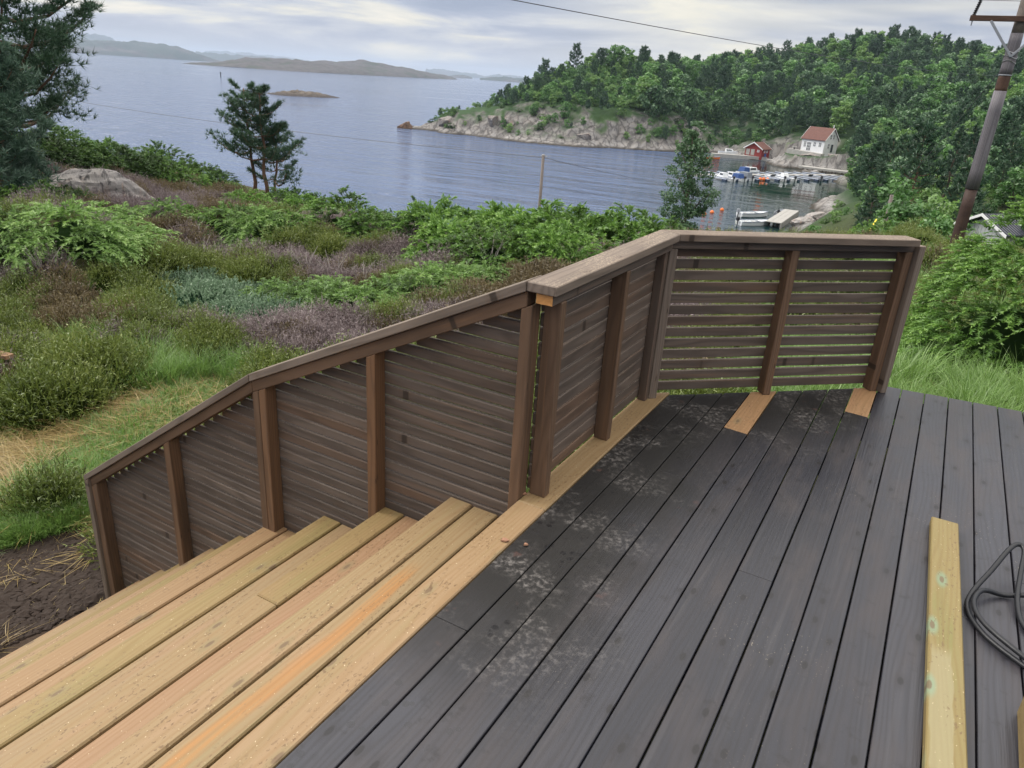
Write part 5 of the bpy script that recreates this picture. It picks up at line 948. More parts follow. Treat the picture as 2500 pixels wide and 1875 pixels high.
def poisson(X, Y, dmin):
    keep = []; grid = {}
    for i, (x, y) in enumerate(zip(X, Y)):
        r = dmin(x, y); g = (int(x // 8), int(y // 8)); ok = True
        for a in (-1, 0, 1):
            for b in (-1, 0, 1):
                for j in grid.get((g[0] + a, g[1] + b), ()):
                    if (X[j] - x) ** 2 + (Y[j] - y) ** 2 < r * r: ok = False; break
                if not ok: break
            if not ok: break
        if ok: grid.setdefault(g, []).append(i); keep.append(i)
    return np.array(keep)
rf = np.random.default_rng(55); X, Y = polar(32000, -.16, .98, 45, 470, rf); Z = gz(X, Y); A_ = np.arctan2(X, Y); Dd = np.hypot(X, Y)
e = 2.0; sl_ = np.hypot((gz(X + e, Y) - gz(X - e, Y)) / (2 * e), (gz(X, Y + e) - gz(X, Y - e)) / (2 * e))
ok = (Z > SEA + 2.2) & ~house_clear(X, Y) & ((sl_ < .85) | (A_ > .41) | ((Z > SEA + 7) & (sl_ < 1.5))) & ((Dd > 205) | (A_ > .388 + 2.4 / Dd)) & ~((A_ > .50) & (A_ < .655) & (Dd < 56))
cliffy = (A_ < .285) & (Z < SEA + 8.5) & (Dd < 300); ok &= ~(cliffy & (rf.uniform(0, 1, len(X)) < .86))
X, Y, Z, A_, Dd = X[ok], Y[ok], Z[ok], A_[ok], Dd[ok]
k = poisson(X, Y, lambda x, y: 2.9 if x * x + y * y < 120 ** 2 else (3.8 if x * x + y * y < 240 ** 2 else 4.2)); X, Y, Z, A_, Dd = X[k], Y[k], Z[k], A_[k], Dd[k]
# what shows largest first: near trees, then the front of the slope, then the skyline
kind_n = fbm(X * .022, Y * .022, 3, 91); topz = (Z + 9 - CAM_H) / Dd; order = np.argsort(-(9.0 / Dd) - .03 * (topz > .03))
cnt = {'p': 0, 'b': 0, 's': 0}; rest = {'p': [], 'b': [], 's': []}; rt = random.Random(9)
for i in order:
    d = Dd[i]; r = rt.random(); ridge = topz[i] > .055
    kd = 's' if (ridge and .36 < A_[i] < .47 and d > 300 and r < .8) or r < .04 else ('p' if r < (.62 if A_[i] < .25 else .42) - (kind_n[i] - .5) * 1.6 else 'b')
    sc_ = rt.choice((rt.uniform(.5, .75), rt.uniform(.7, 1.0), rt.uniform(.9, 1.18))) * (1.0 if d > 190 else (.55 + .4 * max(d - 60, 0) / 130 if d > 60 else .45)) * (.55 if Z[i] < SEA + 7 and A_[i] < .29 else 1.0) * (.62 if d < 300 and A_[i] < .12 else 1.0)
    if cnt[kd] < (145 if kd != 's' else 40):
        cnt[kd] += 1; rg_ = 'near' if d < 150 else ('bay' if A_[i] > .26 else 'head')
        nm, mm = {'p': ('pine_tree', FP), 'b': ('broadleaf_tree', FB), 's': ('spruce_tree', FS)}[kd]; vi = rt.randrange(len(mm))
        w_ = 'pointed dark spruce' if kd == 's' else (('broad spreading pine', 'slim dark pine')[vi % 2] if kd == 'p' else ('mid green round tree', 'dark green alder', 'mid green tree with pale trunk', 'light green birch', 'mid green round tree', 'dark green alder')[vi])
        zone = ('just below the deck, left of the leaning pole' if d < 75 else 'on the slope beside the jetties' if d < 115 else 'on the slope above the broad jetty' if d < 180 else 'behind the shed and pole on the right hillside') if A_[i] > .40 and d < 230 else ('on the skyline of the hill' if topz[i] > .05 else 'close behind the white house' if A_[i] > .26 and d < 262 else 'halfway up the hill behind the house' if A_[i] > .26 else 'on the crest of the headland' if topz[i] > .03 else 'low on the headland by the cliff edge' if Z[i] < SEA + 9 else 'in the wood above the grey cliff')
        lb = w_ + ' ' + zone; gp_ = w_ + 's ' + zone
        place_tree(nm, mm[vi], X[i], Y[i], sc_, rt.uniform(0, 6.28), lb, 'tree', gp_, Z[i] - .3)
    else: rest[kd].append((X[i], Y[i], Z[i] - .3, sc_))
allr = rest['p'] + rest['b'] + rest['s']
if allr:
    a = np.array(allr); n = len(a)
    stuff_scatter('far_wood', [m_[1] for m_ in FB + FP], a[:, :3], np.stack([0 * a[:, 0], 0 * a[:, 0], rf.uniform(0, 6.28, n)], 1), a[:, 3], 'far wood closing up the hill behind the nearer trees')
print('TREES', cnt, len(allr))
# shrubs filling the slope by the bay and the foot of the headland wood
SH = [juniper_mesh('slope_shrub', M[m_], 1.3, .9, 120, 22, .55, .22, .06, 460 + i, .9) for i, m_ in enumerate(('juniper', 'leaflight', 'juniperdark'))]
SB = [broad_tree_mesh(2.4, 1.3, 30, 36, .20, 470 + i, .02, m_, 'bark') for i, m_ in enumerate(('leaf', 'leaflight', 'leaf'))]
X, Y = polar(9000, .36, .98, 12, 215, rf); Dd = np.hypot(X, Y); A_ = np.arctan2(X, Y); Z = gz(X, Y); ok = (A_ > np.where(Dd < 75, .335 + .8 / Dd, .372 + 1.3 / Dd)) & (Z > SEA + .6) & off_deck(X, Y) & (np.hypot(X - 29, Y - 46) > 4) & ((Dd > 16) | (A_ > .75)) & ~((A_ > .47) & (A_ < .545) & (Dd < 21)); X, Y, Z, Dd = X[ok], Y[ok], Z[ok], Dd[ok]
ok = ~((np.arctan2(X, Y) > .505) & (np.arctan2(X, Y) < .65) & (Dd < 46)); X, Y, Z, Dd = X[ok], Y[ok], Z[ok], Dd[ok]
k = poisson(X, Y, lambda x, y: 1.6 if x * x + y * y < 40 ** 2 else 2.4)
k = sorted(k, key=lambda i: Dd[i])[:300]
for i in k:
    s = rt.uniform(.45, .95) * (1.0 if Dd[i] > 40 else .8) * (1.0 if math.atan2(X[i], Y[i]) > .40 + 1.6 / Dd[i] else .55)
    vi = rt.randrange(3); zn = 'near the foot of the leaning pole' if Dd[i] < 24 else 'on the slope below the shed' if Dd[i] < 50 else 'on the slope halfway down to the bay' if Dd[i] < 100 else 'along the wooded shore beside the jetties'
    if rt.random() < .55: w_ = ('bright green feathery shrub', 'yellowish feathery shrub', 'dark feathery shrub')[vi]; place('shrub', SH[vi], X[i], Y[i], s, rt.uniform(0, 6.28), w_ + ' ' + zn, 'bush', w_ + 's ' + zn, -.05)
    else: w_ = ('mid green leafy bush', 'light green leafy bush', 'mid green leafy bush')[vi]; place_tree('shrub', SB[vi], X[i], Y[i], s, rt.uniform(0, 6.28), w_ + ' ' + zn, 'bush', w_ + 'es ' + zn, Z[i] - .05)
hx, hy = polar(9000, -.14, .40, 200, 330, rf); hz = gz(hx, hy); ok = (hz > SEA + 1.6) & (hz < SEA + 34) & ~house_clear(hx, hy) & ((hz > SEA + 11.5) | (rf.uniform(0, 1, len(hx)) < .22)); hx, hy, hz = hx[ok], hy[ok], hz[ok]; cl = (fbm(hx * .09, hy * .09, 3, 13) > .50) | (hz > SEA + 11.5); hx, hy, hz = hx[cl], hy[cl], hz[cl]
if len(hx): stuff_scatter('cliff_scrub', [m_[1] for m_ in SB] + [SH[2]], np.stack([hx, hy, hz - .1], 1), np.stack([0 * hx, 0 * hx, rf.uniform(0, 6.28, len(hx))], 1), rf.uniform(.5, 1.3, len(hx)), 'low green scrub on ledges of the far shore')
# ------------------------------------------------------------------ poles and wires
def wire_mesh(a, b, sag, rad, n=24):
    a, b = Vector(a), Vector(b); return MB().tube([a.lerp(b, i / n) - Vector((0, 0, sag * 4 * (i / n) * (1 - i / n))) for i in range(n + 1)], rad, 5).mesh('wire', M['wire'])
PX, PY = 10.56, 18.22; pb = g1(PX, PY)
pole = thing('utility_pole', (PX, PY, pb), 'tall wooden utility pole with grey mesh sleeve and crossarm at the right edge', 'utility pole')
def seg(name, z0, z1, r0, r1, m, n=5, k=18):
    return MB().tube([(PX, PY, z0 + (z1 - z0) * i / n) for i in range(n + 1)], [r0 + (r1 - r0) * i / n for i in range(n + 1)], k).build(name, M[m], pole, smooth=True)
seg('pole_foot', pb - .4, -0.13, .140, .130, 'tarred'); seg('mesh_sleeve', -0.14, 2.02, .146, .132, 'sleeve'); seg('shaft', 2.0, 2.36, .126, .124, 'tarred'); seg('mesh_sleeve', 2.34, 3.2, .131, .126, 'sleeve'); seg('shaft', 3.2, 4.4, .122, .112, 'pole')
seg('clamp_band', 2.335, 2.36, .136, .136, 'steel')
ca, cb = Vector((9.70, 18.70, 3.47)), Vector((11.42, 17.74, 3.47)); o_ = Vector((-.07, -.12, 0))
cd_ = (cb - ca).normalized(); cn = Vector((cd_.y, -cd_.x, 0))
off = cn * .15
def bar(name, a, b, w_, h_, m, parent):
    x = (b - a).normalized(); y = x.cross(Vector((0, 0, 1))).normalized() * (w_ / 2); z = y.cross(x).normalized() * (h_ / 2)
    return beam(name, m, [a - y - z, a + y - z, a + y + z, a - y + z], [b - y - z, b + y - z, b + y + z, b - y + z], parent, .004)
bar('crossarm', ca + off, cb + off, .09, .11, M['tarred'], pole)
bar('brace', ca + off * 1.25 + cd_ * .42 - Vector((0, 0, .05)), Vector((PX, PY, 2.72)) + cn * .14, .03, .05, M['steel'], pole); bar('brace', cb + off * 1.25 - cd_ * .42 - Vector((0, 0, .05)), Vector((PX, PY, 2.72)) + cn * .14, .03, .05, M['steel'], pole)
for c in (ca + cd_ * .06, cb - cd_ * .06):
    b = MB(); p0 = c + off + Vector((0, 0, .05)); p1 = p0 + cd_ * .06 + Vector((0, 0, .30)); n = 15
    b.tube([p0.lerp(p1, i / n) for i in range(n + 1)], [.045 if i % 2 else .024 for i in range(n + 1)], 10); b.build('insulator', M['black'], pole)
    MB().tube([p0 - Vector((0, 0, .2)), p0], .014, 6).build('insulator_bolt', M['steel'], pole)
for k, z in enumerate((2.62, 2.72, 2.83)):
    MB().tube([(PX + .137 * math.cos(a), PY + .137 * math.sin(a), z + .03 * math.sin(a * 2 + k)) for a in np.linspace(0, 6.283, 19)], .008, 4).build('wire_wrap', M['steel'], pole)
MB().box((PX - .16, PY - .10, pb + .22), (.10, .04, .20), .5).build('yellow_tag', M['yellow'], pole)
b = MB(); b.tube([(PX - .15, PY - .05, pb + .45), (PX - .35, PY - .25, pb + .35), (PX - .5, PY - .3, pb)], .018, 6); b.tube([(PX + .05, PY - .15, pb + .5), (PX + .12, PY - .3, pb + .3), (PX + .1, PY - .4, pb)], .018, 6); b.build('earth_cable', M['steel'], pole)
insul = ca + cd_ * .12 + off + Vector((0, 0, .36))
tag(obj('power_line', wire_mesh((-14.0, 20.4, 5.6), insul, .15, .006)), 'thin line running from the insulator on the crossarm to the upper left', 'cable'); tag(obj('power_line', wire_mesh(insul, (22.5, 16.0, 4.4), .1, .006)), 'short thin line leaving the insulator at the upper right corner', 'cable')
tag(obj('power_line', wire_mesh((-3.63, 24.73, 4.07), (64.6, 112.8, 6.2), .55, .016, 40)), 'long dark power line crossing the sky down to the wooded hill', 'cable')
gp = thing('wooden_post', (0.74, 36.0, g1(.74, 36)), 'slim grey wooden line post standing in front of the bay', 'post')
MB().tube([(.74, 36, g1(.74, 36) - .3), (.74, 36, -1.62)], [.085, .068], 12).build('shaft', M['pole'], gp, smooth=True); MB().tube([(.62, 36, -1.66), (.92, 35.98, -1.66)], .022, 6).build('bracket', M['steel'], gp); MB().tube([(.74, 36, -1.62), (.74, 36, -1.585)], [.075, .06], 12).build('cap', M['concrete'], gp)
tag(obj('phone_line', wire_mesh((-44.0, 68.5, -2.2), (.74, 36, -1.72), .35, .013, 30)), 'thin dark line running over the water from the left pine to the grey post', 'cable'); tag(obj('phone_line', wire_mesh((.74, 36, -1.72), (52.0, 168.0, -13.5), 2.2, .012, 30)), 'thin line from the grey post across the bay towards the boats', 'cable')
rp = thing('wooden_post', (18.17, 37.9, g1(18.17, 37.9)), 'short grey wooden post on the slope left of the leaning pole', 'post')
MB().tube([(18.17, 37.9, g1(18.17, 37.9) - .3), (18.17, 37.9, -2.55)], [.10, .085], 12).build('shaft', M['pole'], rp, smooth=True)
guy = thing('guy_wire', (18.1, 37.8, -2.6), 'guy wire with yellow sleeve running down from the utility pole', 'cable')
obj('wire', wire_mesh((PX, PY, 2.66), (18.12, 37.85, -2.58), .1, .009), guy); obj('wire', wire_mesh((18.12, 37.85, -2.58), (12.9, 28.8, -4.1), .05, .009), guy); q0, q1 = Vector((15.75, 33.72, -3.20)), Vector((14.5, 31.55, -3.60)); MB().tube([q0, q1], .035, 8).build('yellow_sleeve', M['yellow'], guy)
mk = thing('channel_marker', (-326, 829.1, SEA), 'thin dark channel marker standing far out in the sea', 'marker'); MB().tube([(-326, 829.1, SEA - 1), (-326, 829.1, SEA + 4.6)], .45, 8).build('stake', M['black'], mk); MB().box((-326, 829.1, SEA + 5.0), (1.3, .5, 1.0)).build('topmark', M['black'], mk)
# ------------------------------------------------------------------ shed behind the juniper
S0 = Vector((29.66, 46.32, -5.39)); gd = Vector((-.37, .93, 0)).normalized(); rd_ = Vector((.93, .37, 0)).normalized(); zb = -8.2; hw = 1.85
shed = thing('shed', (29.66, 46.3, g1(29.66, 46.3)), 'pale boarded shed with dark ribbed metal roof behind the right juniper', 'shed')
P = lambda a, b, z: S0 + gd * a + rd_ * b + Vector((0, 0, z))
MB().prism([P(.25, .35, zb - S0.z), P(3.45, .35, zb - S0.z), P(3.45, .35, -.12), P(1.85, .35, .72), P(.25, .35, -.12)], rd_ * 5.0).build('wall', M['shedwall'], shed)
for i in range(12):
    a = .27 + i * .265; top = lambda q: -.14 + .84 * (1 - abs(q - 1.85) / 1.6)
    MB().prism([P(a, .33, zb - S0.z), P(a + .24, .33, zb - S0.z), P(a + .24, .33, top(min(a + .24, 3.43))), P(a + .12, .33, max(top(a + .12), top(min(a + .24, 3.43)))), P(a, .33, top(a))], rd_ * -.022).build('board', M['shedwall'], shed)
for s, (a0, a1) in enumerate(((-.12, 1.85), (3.82, 1.85))):
    r = MB().prism([P(a0, 0, -.10), P(a1, 0, .86), P(a1, 0, .94), P(a0, 0, -.02)], rd_ * 5.6).build('roof', M['slate'], shed); b = MB()
    for j in range(22): b.tube([P(a0, .15 + j * .25, .0), P(a1, .15 + j * .25, .96)], .03, 5)
    b.build('rib', M['slate'], r, kind='stuff'); MB().prism([P(a0 - .04 * (1 if s == 0 else -1), -.03, -.20), P(a1, -.03, .82), P(a1, -.03, 1.0), P(a0 - .04 * (1 if s == 0 else -1), -.03, -.01)], rd_ * -.03).build('bargeboard', M['trim'], shed)

# ------------------------------------------------------------------ harbour: white house, boathouse, quays
def frame(origin, ang): return Matrix.Translation(origin) @ Matrix.Rotation(ang, 4, 'Z')
def window(parent, Wm, x, z, w_, h_, face, panes=(2, 2)):
    """face 'f' front (y = 0 looking -y) or 'g' gable (x = L looking +x)"""
    L_ = parent['_L']
    def T(a, d, b): return (a, -d, b) if face == 'f' else (L_ + d, a, b)
    f = MB()
    for dx in (-w_ / 2, w_ / 2): f.hexa([T(x + dx - .05, .0, z - h_ / 2 - .05), T(x + dx + .05, 0, z - h_ / 2 - .05), T(x + dx + .05, .06, z - h_ / 2 - .05), T(x + dx - .05, .06, z - h_ / 2 - .05)], [T(x + dx - .05, .0, z + h_ / 2 + .05), T(x + dx + .05, 0, z + h_ / 2 + .05), T(x + dx + .05, .06, z + h_ / 2 + .05), T(x + dx - .05, .06, z + h_ / 2 + .05)])
    for dz in [-h_ / 2, h_ / 2] + [-h_ / 2 + h_ * (k + 1) / panes[1] for k in range(panes[1] - 1)]: f.hexa([T(x - w_ / 2, .0, z + dz - .04), T(x + w_ / 2, 0, z + dz - .04), T(x + w_ / 2, .05, z + dz - .04), T(x - w_ / 2, .05, z + dz - .04)], [T(x - w_ / 2, .0, z + dz + .04), T(x + w_ / 2, 0, z + dz + .04), T(x + w_ / 2, .05, z + dz + .04), T(x - w_ / 2, .05, z + dz + .04)])
    for k in range(panes[0] - 1): q = x - w_ / 2 + w_ * (k + 1) / panes[0]; f.hexa([T(q - .04, .0, z - h_ / 2), T(q + .04, 0, z - h_ / 2), T(q + .04, .05, z - h_ / 2), T(q - .04, .05, z - h_ / 2)], [T(q - .04, .0, z + h_ / 2), T(q + .04, 0, z + h_ / 2), T(q + .04, .05, z + h_ / 2), T(q - .04, .05, z + h_ / 2)])
    fo = f.build('window', M['trim'], parent, Wm)
    MB().hexa([T(x - w_ / 2, .004, z - h_ / 2), T(x + w_ / 2, .004, z - h_ / 2), T(x + w_ / 2, .02, z - h_ / 2), T(x - w_ / 2, .02, z - h_ / 2)], [T(x - w_ / 2, .004, z + h_ / 2), T(x + w_ / 2, .004, z + h_ / 2), T(x + w_ / 2, .02, z + h_ / 2), T(x - w_ / 2, .02, z + h_ / 2)]).build('pane', M['glass'], fo, Wm)
    return fo
def gable_house(name, label, cat, org, ang, L_, D_, h, pk, wallm, roofm, over, trimm='trim', base=1.0, ridge='x'):
    Wm = frame(org, ang); e = bpy.data.objects.new(name, None); e.empty_display_size = .3; link(e, None, Wm); tag(e, label, cat); e['_L'] = L_
    if ridge == 'x': MB().prism([(0, 0, -base), (0, D_, -base), (0, D_, h), (0, D_ / 2, pk), (0, 0, h)], (L_, 0, 0)).build('wall', M[wallm], e, Wm)
    else: MB().prism([(0, 0, -base), (L_, 0, -base), (L_, 0, h), (L_ / 2, 0, pk), (0, 0, h)], (0, D_, 0)).build('wall', M[wallm], e, Wm)
    W_ = D_ if ridge == 'x' else L_; N_ = L_ if ridge == 'x' else D_; sl = (pk - h) / (W_ / 2)
    for s in (0, 1):
        ed = -over if s == 0 else W_ + over; hz = h - over * sl
        pts = [(ed, hz + .02), (W_ / 2, pk + .02), (W_ / 2, pk + .18), (ed, hz + .18)]
        c = (lambda a, b: (-over, a, b)) if ridge == 'x' else (lambda a, b: (a, -over, b)); dv = (N_ + 2 * over, 0, 0) if ridge == 'x' else (0, N_ + 2 * over, 0)
        MB().prism([c(a, b) for a, b in pts], dv).build('roof', M[roofm], e, Wm)
        for end in (0, 1):
            o = -over - .05 if end == 0 else N_ + over + .005; cc = (lambda a, b: (o, a, b)) if ridge == 'x' else (lambda a, b: (a, o, b)); d2 = (.045, 0, 0) if ridge == 'x' else (0, .045, 0)
            MB().prism([cc(ed, hz - .08), cc(W_ / 2, pk - .08), cc(W_ / 2, pk + .22), cc(ed, hz + .22)], d2).build('bargeboard', M[trimm], e, Wm)
    return e, Wm
ang = math.atan2(-.8, .6)
house, HW_ = gable_house('house', 'white wooden house with red tiled roof standing above the harbour', 'house', (77.9, 223.3, -12.0), ang, 7.2, 6.4, 3.35, 6.3, 'white', 'tile', .35)
for x, z, w_, h_, pn in ((1.15, 1.75, .75, 1.5, (2, 3)), (4.2, 1.95, .8, 1.2, (2, 2)), (5.9, 1.95, .8, 1.2, (2, 2))): window(house, HW_, x, z, w_, h_, 'f', pn)
dr = window(house, HW_, 2.45, 1.25, 1.3, 2.3, 'f', (3, 3)); dr.name = 'glazed_door'
for y, z, w_, h_ in ((2.55, 4.15, .85, 1.25), (3.85, 4.15, .85, 1.25), (2.1, 1.7, .9, 1.2)): window(house, HW_, y, z, w_, h_, 'g')
MB().box((7.235, 3.9, 1.1), (.06, .95, 2.1)).build('door', M['glass'], house, HW_); MB().box((6.3, 4.3, 6.3), (.16, .16, 2.0)).build('flue', M['trim'], house, HW_)
b = MB()
for k in range(26): b.box((7.2 / 2, -.012, .12 + k * .128), (7.2, .02, .012))
for k in range(46):
    z = .12 + k * .128; q = 6.4 if z < 3.35 else 6.4 * (6.3 - z) / 2.95
    if q > .2: b.box((7.212, 3.2, z), (.02, q, .012))
b.build('clapboard_joints', M['white'], house, HW_, kind='stuff')
tag(MB().prism([(-2.6, -2.4, -1.6), (7.9, -1.8, -2.0), (7.9, -.02, -2.0), (-2.6, -.02, -1.6)], (0, 0, 1.72)).build('stone_terrace', M['concrete'], None, HW_), 'pale stone terrace wall below the white house', 'terrace')
tb = thing('garden_table', HW_ @ Vector((-1.2, -1.2, .1)), 'small dark garden table with bench on the terrace by the house', 'table'); MB().box((-1.2, -1.2, .75), (1.6, .8, .06)).build('tabletop', M['dockwood'], tb, HW_); MB().box((-1.2, -1.2, .4), (.1, .6, .7)).build('leg', M['black'], tb, HW_); MB().box((-1.2, -1.9, .45), (1.6, .3, .06)).build('bench_seat', M['dockwood'], tb, HW_)
bang = math.atan2(-.72, .70)
bh, BW = gable_house('boathouse', 'small falu red boathouse with white bargeboards by the quay', 'boathouse', (66.0, 236.6, -15.2), bang, 5.6, 4.6, 2.1, 3.7, 'red', 'tile', .45, ridge='y')
for x in (1.0, 2.6): MB().box((x, -.035, .95), (1.2, .06, 1.7)).build('door', M['dockwood'], bh, BW)
window(bh, BW, 4.4, 1.4, .6, .6, 'f'); window(bh, BW, 1.6, 1.3, .6, .6, 'g'); window(bh, BW, 3.0, 1.3, .6, .6, 'g')
tag(MB().tube([BW @ Vector((6.3, 1.0, 0)), BW @ Vector((6.3, 1.0, .85))], .32, 12).build('barrel', M['blue']), 'blue plastic barrel beside the red boathouse', 'barrel')
lw = [HW_ @ Vector(p) for p in ((-7.5, -.5, -1.6), (-2.8, -2.0, -1.2), (-2.8, 3.5, -.2), (-7.0, 4.5, -.6))]
def strip(name, a, b, wd, ztop, th, m, label, cat, piles=0, side=None):
    a, b = Vector((*a, 0)), Vector((*b, 0)); x = (b - a).normalized(); y = Vector((-x.y, x.x, 0)); e = thing(name, (a + b) / 2 + Vector((0, 0, ztop)), label, cat)
    q = lambda p, s, z: p + y * s + Vector((0, 0, z)); n = max(1, int((b - a).length / 1.6))
    for k in range(3):
        s0 = -wd / 2 + k * wd / 3; MB().hexa([q(a, s0 + .03, ztop - .10), q(b, s0 + .03, ztop - .10), q(b, s0 + wd / 3, ztop - .10), q(a, s0 + wd / 3, ztop - .10)], [q(a, s0 + .03, ztop - .01 * (k % 2)), q(b, s0 + .03, ztop - .01 * (k % 2)), q(b, s0 + wd / 3, ztop - .01 * (k % 2)), q(a, s0 + wd / 3, ztop - .01 * (k % 2))]).build('deck_strip', M[m], e)
    if piles:
        MB().hexa([q(a, -wd / 2, ztop - th), q(b, -wd / 2, ztop - th), q(b, -wd / 2 + .15, ztop - th), q(a, -wd / 2 + .15, ztop - th)], [q(a, -wd / 2, ztop - .11), q(b, -wd / 2, ztop - .11), q(b, -wd / 2 + .15, ztop - .11), q(a, -wd / 2 + .15, ztop - .11)]).build('fascia', M[m], e)
        for i in range(piles):
            for s in (-wd / 2 + .3, wd / 2 - .3): p = a.lerp(b, (i + .5) / piles); MB().tube([q(p, s, SEA - 1.5), q(p, s, ztop - .1)], .14, 8).build('pile', M['tarred'], e)
    else: MB().hexa([q(a, -wd / 2 + .05, ztop - th), q(b, -wd / 2 + .05, ztop - th), q(b, wd / 2 - .05, ztop - th), q(a, wd / 2 - .05, ztop - th)], [q(a, -wd / 2 + .05, ztop - .11), q(b, -wd / 2 + .05, ztop - .11), q(b, wd / 2 - .05, ztop - .11), q(a, wd / 2 - .05, ztop - .11)]).build('body', M['concrete' if m == 'concrete' else 'dockwood'], e)
    return e
strip('quay', (55.8, 235.4), (72.0, 234.2), 2.8, SEA + 1.05, 1.6, 'concrete', 'long grey quay in front of the red boathouse', 'quay')
strip('quay', (71.0, 230.6), (82.0, 226.4), 2.0, SEA + .75, 1.4, 'concrete', 'low stone landing below the terrace of the white house', 'quay')
strip('jetty', (74.4, 210.2), (84.4, 202.2), 3.8, SEA + 1.15, .45, 'dockwood', 'broad silvered wooden jetty on piles near the wooded shore', 'jetty', 5)
strip('jetty', (37.0, 111.2), (44.4, 125.4), 2.3, SEA + .85, .9, 'dockwood', 'slanting grey jetty beside the two white skiffs', 'jetty', 4)
e = strip('floating_pontoon', (38.5, 175.6), (79.6, 197.8), 2.0, SEA + .50, .5, 'dockwood', 'long floating pontoon carrying the mooring booms', 'pontoon')
p0 = Vector((49.5, 181.5, 0)); pd = Vector((.88, .475, 0)).normalized(); bn = Vector((.5, -.866, 0))
boomlab = 'mooring boom with pale rails reaching out from the floating pontoon'
def boom_bm(parent_loc, sgn, ln):
    e = thing('mooring_boom', parent_loc, boomlab, 'mooring boom', 'mooring booms on the pontoon'); a = Vector(parent_loc); d = bn * sgn
    for s in (-.22, .22): c = a + pd * s; MB().tube([c, c + d * ln], .10, 6).build('rail', M['boom'], e)
    bar('walkboard', a + Vector((0, 0, .02)), a + d * ln + Vector((0, 0, .02)), .36, .05, M['float'], e)
    f = a + d * (ln - .7) - Vector((0, 0, .28)); bar('float', f - d * .6, f + d * .6, .6, .5, M['float'], e)
for i in range(15):
    t = -10.5 + i * 3.2; boom_bm(p0 + pd * t + bn * 1.0 + Vector((0, 0, SEA + .42)), 1, 7.2)
for i in range(13):
    t = -7.0 + i * 3.2; boom_bm(p0 + pd * t - bn * 1.0 + Vector((0, 0, SEA + .42)), -1, 4.6)
